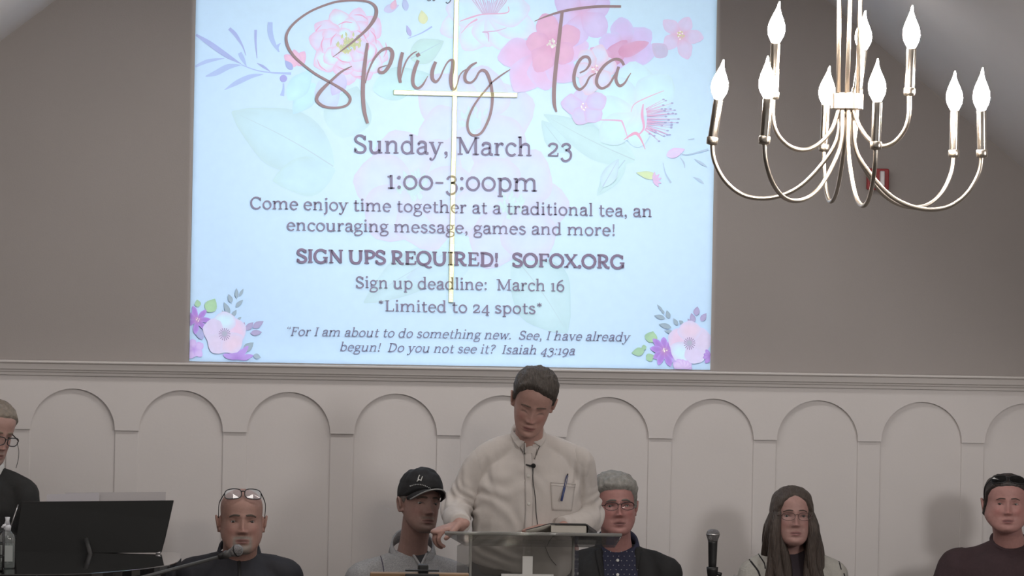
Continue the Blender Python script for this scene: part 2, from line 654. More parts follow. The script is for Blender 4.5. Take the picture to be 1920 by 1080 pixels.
class Art:
    """flat shapes painted in the colours of the projected picture, given in photograph pixels, laid on the wall"""
    layer = 0
    fade = 0.28

    def __init__(s):
        s.g = G()
        s.y = 0

    def grid(s, P, C):
        Art.layer += 1
        y = -0.0036 - Art.layer * 0.000012
        nr, nc = len(P), len(P[0])
        vs = []
        for r in P:
            for p in r:
                q = W(p[0], p[1], y)
                q.x = min(max(q.x, EDGE_X[0]), EDGE_X[1])
                q.z = min(max(q.z, SZ0 + 0.001), SZ1)
                vs.append(q)
        fs = [(i * nc + j, i * nc + j + 1, (i + 1) * nc + j + 1, (i + 1) * nc + j) for i in range(nr - 1) for j in range(nc - 1)]
        k = Art.fade
        if Art.fade == 0.0:
            INKQ.extend([[vs[i] for i in q] for q in fs])
        s.g.add(vs, fs, [tuple(c[i] * (1 - k) + BGL[i] * k for i in range(3)) for r in C for c in r])
        return s

    def petal(s, x, y, ang, L, w, c0, c1, c2, tip=0.75, wob=0.08, bend=0.0, nt=12, ns=7, rnd=0.55):
        """c0 at the base, c1 middle, c2 rim; ang in degrees, 0 = right, 90 = up"""
        c0, c1, c2 = np.array(c0), np.array(c1), np.array(c2)
        a = radians(ang)
        P, C = [], []
        se = random.random() * 50
        for i in range(nt + 1):
            t = i / nt
            h = w / 2 * max(0.0, sin(pi * min(1, (t * 0.985 + 0.01) ** tip))) ** rnd
            full = min(1.0, 2 * h / max(w, 1e-6) * 1.5)
            r, c = [], []
            for j in range(ns + 1):
                q = 2 * j / ns - 1
                wv = 1 + wob * noise.noise(Vector((q * 2, t * 3, se))) * 2
                ll = t * L * (1 - 0.10 * q * q * t * full * (1 - t ** 6))
                ss = q * h * wv + bend * L * t * t
                r.append((x + ll * cos(a) + ss * sin(a), y - ll * sin(a) + ss * cos(a)))
                e = max(abs(q) ** 3, max(0, t - 0.72) / 0.28 if tip > 0.9 or True else 0)
                e = min(1, e)
                b = max(0, 1 - t * 2.2)
                col = c1 * (1 - e) + c2 * e
                col = col * (1 - b) + c0 * b
                c.append(tuple(col * (1 + 0.05 * noise.noise(Vector((q * 3, t * 5, se + 9))))))
            P.append(r)
            C.append(c)
        return s.grid(P, C)

    def stroke(s, pts, wid, col, per=8):
        """brush line: pts in pixels, wid = one width or one per point"""
        if isinstance(wid, (int, float)):
            wid = [wid] * len(pts)
        Q = spline([(p[0], p[1], w_) for p, w_ in zip(pts, wid)], per)
        P = []
        for i, q in enumerate(Q):
            a, b = Q[max(i - 1, 0)], Q[min(i + 1, len(Q) - 1)]
            dx, dy = b[0] - a[0], b[1] - a[1]
            l = math.hypot(dx, dy) or 1
            nx_, ny_ = -dy / l * q[2] / 2, dx / l * q[2] / 2
            P.append([(q[0] + nx_, q[1] + ny_), (q[0] - nx_, q[1] - ny_)])
        return s.grid(P, [[col, col] for _ in P])

    def dot(s, x, y, r, col, ry=None):
        P = [[(x, y)] * 13, [(x + r * cos(2 * pi * k / 12), y + (ry or r) * sin(2 * pi * k / 12)) for k in range(13)]]
        return s.grid(P, [[col] * 13] * 2)

    def done(s, name):
        return obj(name, s.g, m_art, slide, smooth=False, keepn=True)


cA = lambda X, Y: (340 + X / 3.84, Y / 3.84)
cB = lambda X, Y: (840 + X / 3.765, Y / 3.765)
cC = lambda X, Y: (400 + X / 3.6, 150 + Y / 3.6)
cD = lambda X, Y: (850 + X / 3.6, 150 + Y / 3.6)
cE_ = lambda X, Y: (340 + X / 3.765, 440 + Y / 3.765)
cF = lambda X, Y: (840 + X / 3.765, 440 + Y / 3.765)
PINK, PALE, WHT = lin(230, 182, 220), lin(216, 216, 246), lin(207, 236, 252)
LILAC, MAG, ROSE = lin(213, 180, 232), lin(218, 130, 178), lin(226, 165, 205)
FAINT, FAINTG, FGREEN = lin(205, 210, 243), lin(189, 224, 238), lin(182, 216, 222)


def leaf(x, y, ang, L, w, c1, c2, rib=None, tip=0.8, bend=0.0):
    a = Art()
    a.petal(x, y, ang, L, w, c1, c1, c2, tip, 0.04, bend, rnd=0.8)
    if rib:
        ca, sa = cos(radians(ang)), sin(radians(ang))
        pts = [(x + L * t * ca + bend * L * t * t * sa, y - L * t * sa + bend * L * t * t * ca) for t in (0.0, 0.3, 0.6, 0.92)]
        a.stroke(pts, [2.2, 1.6, 1.3, 0.5], rib)
    return a.done('leaf')


# pale watermark blossoms and leaves behind the wording
leaf(625, 312, 146, 215, 118, FAINTG, lin(180, 211, 220), lin(176, 202, 216), 0.95, -0.10)
leaf(628, 318, 196, 118, 76, FAINTG, FGREEN, None, 1.0, 0.1)
leaf(640, 258, 76, 100, 92, lin(194, 226, 236), FGREEN, None, 0.9, 0.05)
leaf(1062, 285, 128, 75, 42, lin(190, 225, 232), FGREEN, lin(172, 205, 212), 0.8)
leaf(1190, 300, 158, 190, 62, lin(192, 226, 228), FGREEN, lin(176, 206, 212), 0.8, 0.08)
leaf(1172, 300, 232, 85, 34, lin(192, 226, 228), FGREEN, lin(168, 200, 214), 0.9)
leaf(962, 480, 312, 175, 118, lin(192, 226, 236), lin(176, 212, 222), lin(180, 208, 220), 1.1, 0.12)
leaf(846, 470, 205, 190, 78, lin(192, 225, 238), lin(182, 214, 226), lin(180, 208, 224), 0.9, -0.1)
leaf(880, 500, 190, 120, 60, lin(192, 223, 240), lin(186, 212, 232), None, 0.9)


def watermark(x, y, R, n, ph, cc):
    a = Art()
    for k in range(n):
        a.petal(x, y, ph + 360 * k / n, R * (0.9 + 0.2 * random.random()), R * 0.95, FAINT, lin(204, 219, 246), lin(209, 206, 240), 1.1, 0.1)
    for k in range(26):
        t, r = random.random() * 6.28, R * 0.2 * random.random() ** 0.5
        a.petal(x + r * cos(t), y + r * sin(t), 90 + random.uniform(-40, 40), R * 0.13, R * 0.06, cc, cc, lin(196, 220, 226), 0.7, 0, nt=4, ns=2)
    a.dot(x, y, R * 0.1, lin(192, 222, 226))
    return a.done('flower')


watermark(890, 232, 120, 6, 20, lin(198, 224, 228))
watermark(775, 355, 125, 6, 50, lin(198, 226, 228))
watermark(958, 392, 112, 6, 5, lin(198, 228, 226))

# blue-violet sprigs at the upper left
BLU, BLU2 = lin(158, 178, 232), lin(150, 158, 222)
for pts, w_ in (([(105, 250), (200, 310), (320, 395), (430, 460)], [4, 9, 9, 1]), ([(345, 205), (390, 250), (440, 330), (465, 400)], [6, 7, 3, 1]),
                ([(535, 215), (535, 300), (545, 420)], [5, 4, 1]), ([(100, 480), (190, 440), (310, 420)], [4, 7, 1]),
                ([(175, 550), (250, 525), (340, 480), (430, 468)], [2, 10, 10, 1]), ([(310, 648), (400, 595), (500, 550), (590, 535)], [1, 9, 8, 1]),
                ([(420, 380), (440, 420), (470, 480)], [7, 8, 1]), ([(430, 465), (520, 500), (620, 520), (790, 530)], [2, 2, 2.5, 5]),
                ([(545, 455), (590, 480), (640, 515)], [1, 5, 1]), ([(640, 160), (640, 230), (660, 300), (705, 375)], [9, 10, 8, 2]),
                ([(715, 310), (690, 340), (705, 375)], [1, 6, 1]), ([(735, 600), (735, 640), (725, 690)], [3, 4, 8])):
    Art().stroke([cA(*p) for p in pts], w_, random.choice((BLU, BLU2)), 6).done('sprig')
Art().dot(*cA(735, 565), 7, lin(150, 140, 220)).done('berry')
Art().dot(*cA(910, 557), 5, lin(150, 150, 190)).done('berry')
leaf(*cA(960, 600), 235, 70, 42, lin(186, 232, 246), lin(178, 216, 238), None, 0.9)
leaf(*cA(770, 720), 52, 72, 40, lin(188, 234, 248), lin(176, 220, 240), None, 0.9)
a = Art()
for an in (60, 100, 140):
    a.petal(*cA(830, 470), an, 30, 22, lin(232, 170, 205), lin(238, 180, 212), lin(226, 160, 205))
a.done('bud')
leaf(*cA(800, 500), 130, 22, 12, BLU2, BLU2)


def peony(x, y, R, sy=0.85, outer=(PALE, WHT, PINK), cent=True):
    a = Art()
    for ring, n, r0, L, wd in ((0, 10, 0.30, 0.72, 0.62), (1, 9, 0.20, 0.55, 0.50), (2, 7, 0.12, 0.38, 0.40)):
        for k in range(n):
            t = 360 * k / n + 23 * ring + random.uniform(-8, 8)
            px_, py_ = x + R * r0 * cos(radians(t)), y - R * r0 * sin(radians(t)) * sy
            a.petal(px_, py_, t + random.uniform(-18, 18), R * L, R * wd, lin(228, 190, 226), outer[0] if (k + ring) % 3 else outer[1], outer[2], 1.0, 0.16)
            if k % 2 == 0:
                t2 = radians(t)
                ex, ey = x + R * (r0 + L * 0.8) * cos(t2), y - R * (r0 + L * 0.8) * sin(t2) * sy
                a.stroke([(ex - 14 * sin(t2), ey - 14 * cos(t2)), (ex + 4 * cos(t2), ey - 4 * sin(t2)), (ex + 14 * sin(t2), ey + 14 * cos(t2))], [0.6, 2.4, 0.6], lin(232, 140, 190), 4)
    if cent:
        for k in range(60):
            t, r = random.random() * 6.28, R * 0.3 * random.random() ** 0.6
            a.petal(x + r * cos(t), y + r * 0.8 * sin(t), random.uniform(40, 140), R * 0.12, R * 0.05, lin(214, 212, 110), lin(206, 208, 128), lin(176, 180, 96), 0.8, 0, nt=4, ns=2)
    return a.done('flower')


leaf(700, 168, 15, 110, 60, lin(190, 230, 234), lin(178, 216, 222), None, 0.8)
leaf(770, 110, 28, 70, 48, lin(188, 226, 222), lin(182, 214, 214), lin(170, 200, 214), 0.8)
leaf(600, 150, 300, 60, 50, lin(196, 216, 240), lin(190, 200, 234), None, 0.9)
peony(655, 86, 76)
leaf(645, 140, 240, 45, 30, lin(202, 196, 238), lin(190, 176, 226), None, 0.9)
# white blossom at the top with stamens, yellow bud beside it
a = Art()
for an, L in ((200, 95), (235, 80), (270, 60), (305, 80), (340, 95), (170, 80), (10, 80)):
    a.petal(915, 28, an, L, 60, lin(214, 220, 246), lin(205, 238, 252), lin(220, 214, 244), 1.2)
for k in range(30):
    x_ = 885 + 2.3 * k
    a.stroke([(x_ * 0.4 + 918 * 0.6, 26), (x_, random.uniform(-6, 6))], [0.8, 1.4], lin(200, 168, 206), 3)
a.stroke([(862, 40), (885, 32), (905, 27), (950, 24), (953, 12)], [1, 3, 2, 2, 1], lin(226, 150, 190))
a.stroke([(865, 62), (880, 45), (895, 36)], [1, 2, 4], lin(228, 160, 200))
a.stroke([(916, 78), (915, 62), (905, 60), (930, 58), (950, 52)], [1, 3, 2, 2, 1], lin(214, 170, 212))
a.done('flower')
leaf(795, 45, 100, 26, 18, lin(222, 226, 160), lin(204, 214, 150))
leaf(770, 68, 110, 22, 8, lin(176, 166, 224), lin(160, 150, 216))
Art().stroke([(765, 72), (790, 62), (810, 50)], [1, 2, 3], BLU).done('sprig')
leaf(720, 20, 20, 30, 16, lin(200, 196, 236), lin(190, 186, 230))
leaf(735, 18, 70, 20, 12, lin(226, 170, 200), lin(216, 160, 200))
leaf(762, 20, 100, 26, 12, lin(176, 186, 232), lin(170, 176, 226))


def bloom(x, y, R, n, ph, c0, c1, c2, cc=None, wf=0.8, arc=360, tip=1.35):
    a = Art()
    for k in range(n):
        a.petal(x, y, ph + arc * k / n + random.uniform(-6, 6), R * random.uniform(0.85, 1.12), R * wf, c0, c1, c2, tip, 0.16)
    if cc:
        for k in range(22):
            t, r = random.random() * 6.28, R * 0.17 * random.random() ** 0.5
            a.dot(x + r * cos(t), y + r * sin(t), R * 0.035, cc if k % 3 else lin(246, 240, 230))
    return a.done('flower')


bloom(1015, 95, 85, 5, 190, lin(222, 140, 190), lin(226, 176, 222), lin(216, 190, 236), None, 0.7, 220)
bloom(1090, 25, 62, 6, 20, lin(224, 160, 210), lin(214, 190, 240), lin(206, 176, 232), None, 0.8)
bloom(1175, 90, 62, 6, 40, lin(212, 120, 172), lin(210, 180, 236), lin(204, 190, 240), None, 0.75)
bloom(1035, 82, 55, 5, 30, MAG, lin(228, 160, 196), lin(220, 150, 196), lin(226, 214, 200), 0.85)
a = Art()
a.petal(1140, 118, 50, 55, 36, lin(206, 120, 170), lin(214, 140, 186), lin(206, 120, 175))
a.petal(1150, 115, 150, 50, 26, lin(206, 120, 170), lin(222, 160, 200), lin(214, 150, 200))
a.petal(1160, 100, 20, 60, 26, lin(206, 110, 160), lin(216, 130, 175), lin(212, 140, 190))
a.done('flower')
bloom(1276, 66, 44, 5, 70, lin(226, 150, 190), lin(214, 196, 234), lin(218, 188, 228), lin(212, 196, 120), 0.62)
leaf(1250, 105, 140, 36, 30, lin(190, 176, 214), lin(204, 172, 214))
# white flower with fringed stamens at the right
a = Art()
for an, L, w_ in ((95, 100, 84), (140, 95, 80), (180, 90, 70), (50, 95, 76), (215, 85, 60), (270, 62, 50)):
    a.petal(1195, 215, an, L, w_, lin(210, 228, 242), lin(200, 238, 250), lin(196, 226, 240), 1.3)
a.stroke([(1080, 226), (1120, 225), (1160, 226), (1168, 232), (1178, 262)], [1, 1.6, 3, 3, 1], lin(222, 160, 200))
a.stroke([(1210, 280), (1200, 258), (1190, 250), (1170, 262)], [1, 4, 6, 1], lin(228, 140, 176))
a.stroke([(1183, 210), (1190, 195), (1215, 182), (1245, 170)], [1, 2, 2, 1], lin(226, 170, 200))
for k in range(34):
    t = radians(-75 + 125 * k / 33 + random.uniform(-3, 3))
    r = random.uniform(36, 66)
    x_, y_ = 1207, 222
    a.stroke([(x_ + 6 * cos(t), y_ - 16 * sin(t) * 1.4), (x_ + r * cos(t), y_ - r * 0.75 * sin(t))], [1.3, 0.5], lin(220, 150, 196), 3)
    a.dot(x_ + r * cos(t), y_ - r * 0.75 * sin(t), 2.6, lin(150, 146, 196), 1.5)
a.stroke([(1206, 195), (1204, 215), (1207, 240), (1196, 254)], [2, 5, 4, 2], lin(228, 150, 190))
a.done('flower')
bloom(1096, 200, 42, 5, 100, lin(206, 170, 226), lin(204, 196, 238), lin(210, 176, 222), lin(220, 180, 216), 0.9)
bloom(1115, 130, 46, 6, 10, lin(226, 176, 206), lin(210, 214, 240), lin(226, 190, 216), lin(222, 150, 176), 0.8)
leaf(1250, 292, 20, 36, 18, lin(220, 196, 240), lin(226, 180, 230))
for pts, w_ in (([(1275, 287), (1290, 290), (1328, 280)], [1, 2, 4]), ([(1275, 295), (1282, 305), (1284, 315)], [1, 3, 1]), ([(1302, 298), (1315, 306), (1326, 313)], [1, 5, 1]),
                ([(1243, 305), (1248, 325), (1258, 343)], [1, 2, 4]), ([(1300, 332), (1312, 338), (1320, 345)], [1, 5, 1]), ([(1290, 262), (1302, 260)], [1, 3])):
    Art().stroke([p for p in pts], w_, lin(164, 186, 214), 5).done('sprig')
leaf(1232, 332, 168, 40, 15, lin(206, 224, 150), lin(190, 206, 150))
a = Art()
for an in (-50, -20, 15, 45, 80):
    a.petal(1225, 338, an, 16, 6, lin(214, 170, 212), lin(216, 176, 220), lin(220, 160, 212), nt=5, ns=3)
a.done('flower')
leaf(1130, 350, 60, 60, 28, lin(196, 226, 238), lin(180, 206, 220), lin(176, 196, 220), 0.8)

# corner posies
Art.fade = 0.12
PUR, PUR2, GRY = lin(160, 112, 208), lin(178, 140, 224), lin(148, 168, 186)
GRN, LILG = lin(156, 196, 158), lin(166, 156, 200)


def spear(x, y, ang, L, w, c):
    Art().petal(x, y, ang, L, w, c, c, tuple(np.array(c) * 0.85), 0.85, 0.02, nt=6, ns=4, rnd=0.75).done('leaf')


for X, Y, an, L, w_, c in ((120, 510, 100, 14, 12, GRN), (185, 545, 60, 28, 24, lin(164, 206, 160)), (340, 560, 115, 24, 10, GRY), (355, 480, 110, 17, 9, GRY),
                           (392, 450, 92, 19, 7, GRY), (410, 435, 62, 16, 6, GRY), (385, 510, 45, 19, 8, GRY), (320, 590, 120, 17, 8, GRY), (360, 580, 60, 15, 8, GRY), (395, 605, 40, 10, 5, GRY),
                           (418, 680, 65, 18, 11, LILG), (455, 672, 45, 20, 11, LILG), (505, 655, 30, 23, 12, LILG), (490, 695, 5, 21, 11, LILG),
                           (440, 820, 40, 24, 15, GRY), (510, 850, 340, 14, 10, GRY), (150, 740, 115, 28, 15, lin(160, 164, 214)),
                           (1515, 540, 130, 16, 5, GRY), (1525, 560, 118, 10, 5, GRY), (1530, 590, 165, 20, 9, GRY), (1560, 592, 105, 16, 9, GRY),
                           (1575, 655, 165, 24, 10, GRY), (1620, 640, 120, 15, 8, GRY), (1590, 690, 170, 17, 7, GRY), (1660, 630, 140, 10, 7, GRY),
                           (1735, 655, 125, 20, 10, LILG), (1735, 620, 105, 18, 11, LILG), (1750, 570, 80, 17, 12, LILG), (1785, 610, 55, 18, 11, LILG),
                           (1420, 760, 70, 22, 24, GRN), (1440, 755, 80, 18, 18, lin(166, 206, 164)), (1400, 790, 200, 10, 10, GRN), (1385, 820, 190, 24, 16, GRN), (1400, 880, 30, 16, 16, GRN),
                           (1560, 880, -5, 28, 13, lin(178, 160, 226))):
    p = cE_(X, Y) if X < 900 else cF(X, Y)
    spear(p[0], p[1], an, L, w_, c)
for p, R, n, ph in ((cE_(112, 600), 25, 7, 0), (cF(1530, 820), 30, 9, 10)):
    bloom(p[0], p[1], R, n, ph, lin(178, 120, 190), PUR, PUR2, lin(190, 160, 190), 0.42)
bloom(*cE_(90, 810), 20, 5, 30, PUR2, lin(204, 180, 236), lin(196, 168, 232), None, 0.8)
bloom(*cE_(390, 880), 30, 5, 10, PUR, lin(172, 140, 220), PUR2, None, 0.35, 180)
for p, an0 in ((cE_(305, 700), 20), (cF(1705, 765), 160)):
    a = Art()
    for k, c in enumerate((lin(222, 196, 228), lin(200, 232, 250), lin(210, 200, 236), lin(212, 200, 232), lin(222, 200, 226))):
        a.petal(p[0], p[1], an0 + 72 * k, 42, 46, lin(208, 200, 232), c, lin(208, 204, 238), 1.3, 0.12)
    for k in range(16):
        t = 6.28 * k / 16
        a.stroke([(p[0] + 3 * cos(t), p[1] + 3 * sin(t)), (p[0] + 11 * cos(t), p[1] + (13 if sin(t) > 0 else 11) * sin(t))], [1, 2], lin(150, 130, 172), 3)
    a.dot(p[0], p[1], 5, lin(166, 168, 196))
    a.done('flower')
bloom(*cF(1660, 945), 20, 6, 0, lin(206, 184, 234), lin(214, 196, 238), lin(196, 164, 230), None, 0.7, 180)
bloom(*cF(1850, 860), 14, 4, 120, PUR, PUR2, PUR, None, 0.6, 150)

# hand-lettered heading
Art.fade = 0.0
INK = lin(152, 134, 140)
K = [(p, s) for p, s in (
    ([(1090, 412), (1180, 345), (1270, 272), (1350, 195), (1398, 120), (1402, 60), (1365, 20), (1290, 4), (1190, 4), (1080, 22), (930, 82), (815, 165), (760, 245), (762, 320), (800, 390), (860, 450), (960, 528),
      (1080, 597), (1175, 655), (1216, 710), (1190, 758), (1110, 776), (1025, 765), (975, 720), (1000, 660), (1080, 580), (1155, 515), (1228, 477)],
     [1, 3, 4.5, 6, 7, 6, 4.5, 4, 4, 4, 4, 4.5, 5, 5.5, 5, 4.5, 4.5, 4.5, 5, 5.5, 4.5, 4, 5, 6, 7, 5, 4, 1.5]),
    ([(1340, 310), (1326, 420), (1312, 550), (1308, 680), (1318, 800), (1342, 888)], [5, 6.5, 7.5, 7.5, 7, 5]),
    ([(1325, 600), (1345, 520), (1385, 430), (1440, 365), (1495, 348), (1520, 385), (1505, 455), (1465, 515), (1428, 520), (1425, 490), (1480, 470)], [2, 3, 4, 5, 6, 7.5, 7, 6, 5, 3, 1.5]))]
for p, s in K:
    Art().stroke([cA(*q) for q in p], s, INK, 6).done('lettering')
c8 = lambda X, Y: (700 + X / 5.4, Y / 5.4)
for p, s in (
    ([(296, 530), (272, 640), (262, 750), (275, 838)], [6, 7, 7, 5]), ([(278, 800), (305, 690), (345, 600), (395, 545), (440, 520)], [2, 3, 3, 2.5, 1.5]),
    ([(455, 610), (420, 700), (400, 800), (410, 865), (450, 893), (495, 865), (530, 810), (552, 768)], [6, 7, 6.5, 6, 5, 4, 2.5, 1]), ([(437, 565), (470, 545)], [6, 7]),
    ([(632, 625), (600, 710), (598, 790), (632, 828), (675, 785), (710, 705), (745, 640), (780, 608), (805, 620), (800, 700), (785, 800), (797, 890), (822, 905), (850, 850), (872, 770), (905, 725), (945, 700)],
     [6, 7, 6.5, 5, 3.5, 3, 3, 4, 6, 7, 7, 6, 4, 2.5, 2.5, 2.5, 1.5]),
    ([(1048, 632), (990, 665), (940, 728), (926, 785), (945, 828), (992, 834), (1035, 795), (1068, 735), (1105, 710), (1148, 735), (1182, 820), (1200, 920), (1205, 1010), (1195, 1110), (1165, 1215), (1105, 1330), (1045, 1370),
      (985, 1355), (955, 1290), (962, 1200), (1010, 1085), (1080, 980), (1160, 885), (1200, 835), (1290, 765), (1385, 703)],
     [3, 5, 6, 6, 5, 4, 4, 4, 5, 6, 6, 6, 5.5, 5, 5, 4.5, 4.5, 4.5, 4.5, 4.5, 4, 3.5, 3.5, 3, 3, 1.5])):
    Art().stroke([c8(*q) for q in p], s, INK, 6).done('lettering')
for p, s in (
    ([(610, 150), (700, 113), (800, 82), (920, 60), (1060, 46), (1222, 46)], [1, 3, 4.5, 5, 5, 4.5]),
    ([(806, 85), (790, 220), (772, 380), (757, 520), (748, 650), (751, 735), (766, 790)], [6, 7, 7.5, 7.5, 7.5, 6.5, 3]),
    ([(930, 515), (975, 490), (1002, 445), (990, 406), (952, 405), (915, 450), (890, 530), (897, 600), (930, 632), (970, 600), (1000, 545), (1045, 518)], [3, 3.5, 5, 5.5, 5.5, 6, 6.5, 6, 5, 4, 3.5, 2]),
    ([(1242, 460), (1218, 425), (1170, 420), (1105, 462), (1058, 530), (1050, 590), (1085, 624), (1135, 598), (1175, 535), (1205, 480)], [5, 5.5, 5, 5.5, 6, 6, 5, 4, 4, 3]),
    ([(1205, 470), (1185, 555), (1208, 605), (1245, 588), (1275, 540), (1292, 515)], [5, 6, 5.5, 4, 2.5, 1])):
    Art().stroke([cB(*q) for q in p], s, INK, 6).done('lettering')
for p in ([(545, -8), (560, 8), (582, 0)], [(600, -5), (612, 6), (625, 0)], [(735, 20), (750, 33), (770, 22), (790, -8)]):
    Art().stroke([c8(*q) for q in p], 2.0, lin(110, 118, 135), 5).done('lettering')

# ------------------------------------------------------------------ a small slab-serif alphabet drawn with strokes
T_, B_ = 6.5, 10.0


def arc(cx, cy, rx, ry, a0, a1, n=14):
    return [(cx + rx * cos(radians(a0 + (a1 - a0) * i / n)), cy + ry * sin(radians(a0 + (a1 - a0) * i / n))) for i in range(n + 1)]


def glyphs():
    D = {}
    st = lambda x, y0, y1, w=B_: (w, [(x, y0), (x, y1)])
    sf = lambda x, y, l=9, r=9: (5.5, [(x - l, y), (x + r, y)])
    bs = lambda x, l=9, r=9: sf(x, 2.7, l, r)
    dot = lambda x, y, r=6.2: ('dot', x, y, r)
    xs = lambda x: sf(x, 45.3, 9, 2)
    D['a'] = (46, [(B_, spline([(9, 39), (15, 46), (24, 47), (32, 43), (34, 33), (34, 12), (37, 4), (44, 3)], 5)), (8, spline([(34, 28), (22, 26), (11, 21), (7, 12), (12, 3), (22, 2), (30, 7), (34, 13)], 5)), dot(10, 38, 5)])
    D['b'] = (52, [st(11, 0, 74), sf(11, 71, 9, 2), (8.5, arc(27, 24, 18, 23, 150, -150))])
    D['c'] = (43, [(8.5, arc(25, 24, 18, 23, 50, 315)), dot(37, 39, 5)])
    D['d'] = (54, [st(40, 0, 74), sf(40, 71, 9, 2), bs(40, 2, 9), (8.5, arc(24, 24, 18, 23, 30, 330))])
    D['e'] = (47, [(8.5, arc(24, 24, 17.5, 23, 0, 318)), (5.5, [(8, 26), (42, 26)])])
    D['g'] = (47, [(8, arc(21, 33, 14, 14, 0, 360)), (6, [(32, 42), (44, 47)]), (7.5, spline([(13, 22), (9, 14), (15, 8), (31, 6), (41, 0), (41, -11), (33, -19), (20, -21), (8, -18), (5, -9), (11, 0), (20, 5)], 4))])
    arch = lambda x: (8.5, spline([(x, 30), (x + 6, 41), (x + 17, 46.5), (x + 26, 42), (x + 28.5, 33), (x + 28.5, 0)], 5))
    D['h'] = (56, [st(12, 0, 74), sf(12, 71, 9, 2), bs(12), arch(13), bs(41.5)])
    D['n'] = (56, [st(12, 0, 48), xs(12), bs(12), arch(13), bs(41.5)])
    D['m'] = (86, [st(12, 0, 48), xs(12), bs(12), arch(13), bs(41.5), arch(43), bs(71.5)])
    D['i'] = (26, [st(13, 0, 48), xs(13), bs(13), dot(12, 66)])
    D['j'] = (25, [(B_, spline([(14, 48), (14, 10), (14, -8), (10, -18), (1, -21)], 5)), xs(14), dot(13, 66)])
    D['l'] = (26, [st(13, 0, 74), sf(13, 71, 9, 2), bs(13)])
    D['o'] = (50, [(8.5, arc(25, 24, 18.5, 23, 0, 360))])
    D['p'] = (53, [st(12, -22, 48), xs(12), sf(12, -19.5), (8.5, arc(28, 24, 18, 23, 150, -150))])
    D['r'] = (38, [st(12, 0, 48), xs(12), bs(12), (7.5, spline([(13, 27), (17, 39), (25, 46), (31, 46)], 5)), dot(31, 43, 5)])
    D['s'] = (40, [(8.5, spline([(32, 38), (26, 45.5), (18, 47), (10, 43), (9, 35), (15, 29), (25, 23), (32, 18), (33, 10), (27, 3), (18, 1.5), (10, 4), (6, 12)], 4))])
    D['t'] = (35, [(9.5, spline([(15, 62), (15, 30), (15, 12), (18, 4), (25, 2), (32, 5)], 5)), (5.5, [(4, 45), (31, 45)])])
    D['u'] = (56, [(B_, spline([(11, 46), (11, 28), (11, 15), (16, 4), (25, 1.5), (34, 5), (41, 15)], 5)), st(41, 0, 48), sf(11, 45.3, 9, 2), sf(41, 45.3, 9, 2), bs(41, 2, 9)])
    D['v'] = (47, [(9.5, [(8, 47), (24, 1)]), (6.5, [(24, 1), (39, 47)]), sf(8, 45.3), sf(39, 45.3)])
    D['w'] = (67, [(9.5, [(8, 47), (21, 1)]), (6.5, [(21, 1), (34, 44)]), (9.5, [(34, 44), (46, 1)]), (6.5, [(46, 1), (59, 47)]), sf(8, 45.3), sf(59, 45.3)])
    D['y'] = (48, [(9.5, [(8, 47), (24, 2)]), (6.5, spline([(40, 47), (24, 2), (18, -13), (11, -21), (4, -19)], 5)), sf(8, 45.3), sf(40, 45.3), dot(5, -17, 4.5)])
    D['S'] = (51, [(9.5, spline([(41, 52), (36, 62), (26, 66.5), (15, 64), (9, 55), (11, 45), (20, 38), (32, 32), (41, 24), (42, 12), (35, 4), (24, 1.5), (13, 5), (8, 16)], 5)), (5, [(42, 66), (42, 48)]), (5, [(7, 2), (7, 20)])])
    D['M'] = (84, [st(15, 0, 68, 7), st(69, 0, 68), (9.5, [(14, 66), (42, 6)]), (6, [(42, 6), (69, 66)]), sf(13, 65.3, 11, 4), sf(71, 65.3, 4, 10), bs(15), bs(69, 11, 11)])
    D['C'] = (63, [(9.5, arc(34, 34, 26, 33, 38, 322)), (5, [(55, 66), (55, 46)])])
    D['G'] = (68, [(9.5, arc(34, 34, 26, 33, 38, 330)), (5, [(55, 66), (55, 46)]), st(56, 2, 28), sf(56, 28, 13, 8)])
    D['L'] = (54, [st(15, 0, 68), sf(15, 65.3, 10, 10), sf(15, 2.7, 10, 33), (6, [(47, 2), (48, 18)])])
    D['D'] = (67, [st(16, 0, 68), (9, spline([(6, 65.3), (32, 65), (50, 56), (57, 34), (50, 12), (32, 3), (6, 2.7)], 6))])
    D['I'] = (30, [st(15, 0, 68), sf(15, 65.3, 10, 10), bs(15, 10, 10)])
    D['F'] = (53, [st(16, 0, 68), sf(16, 65.3, 10, 32), (6, [(47, 66), (48, 50)]), sf(16, 35, 0, 22), (5, [(38, 27), (38, 43)]), bs(16, 10, 10)])
    D['E'] = (57, [st(16, 0, 68), sf(16, 65.3, 10, 32), (6, [(47, 66), (48, 50)]), sf(16, 35, 0, 22), (5, [(38, 27), (38, 43)]), sf(16, 2.7, 10, 34), (6, [(49, 2), (51, 18)])])
    D['N'] = (70, [st(15, 0, 68, 7), st(56, 0, 68, 7), (9.5, [(14, 66), (56, 3)]), sf(13, 65.3, 10, 4), sf(56, 65.3), bs(15)])
    D['U'] = (70, [(9.5, spline([(14, 66), (14, 40), (15, 20), (22, 6), (35, 2), (48, 6), (55, 20), (56, 40), (56, 66)], 5)), sf(14, 65.3, 10, 10), sf(56, 65.3)])
    bowl = (9, spline([(6, 65.3), (32, 65.3), (44, 59), (47, 48), (43, 37), (32, 31), (16, 30.5)], 5))
    D['P'] = (54, [st(16, 0, 68), bowl, bs(16, 10, 10)])
    D['R'] = (63, [st(16, 0, 68), bowl, bs(16, 10, 10), (9.5, spline([(29, 31), (38, 18), (47, 5), (59, 2.7)], 4))])
    D['O'] = (68, [(9.5, arc(34, 34, 27, 33, 0, 360))])
    D['Q'] = (70, [(9.5, arc(34, 34, 27, 33, 0, 360)), (7, spline([(26, 2), (38, -1), (48, -10), (60, -13), (66, -8)], 4))])
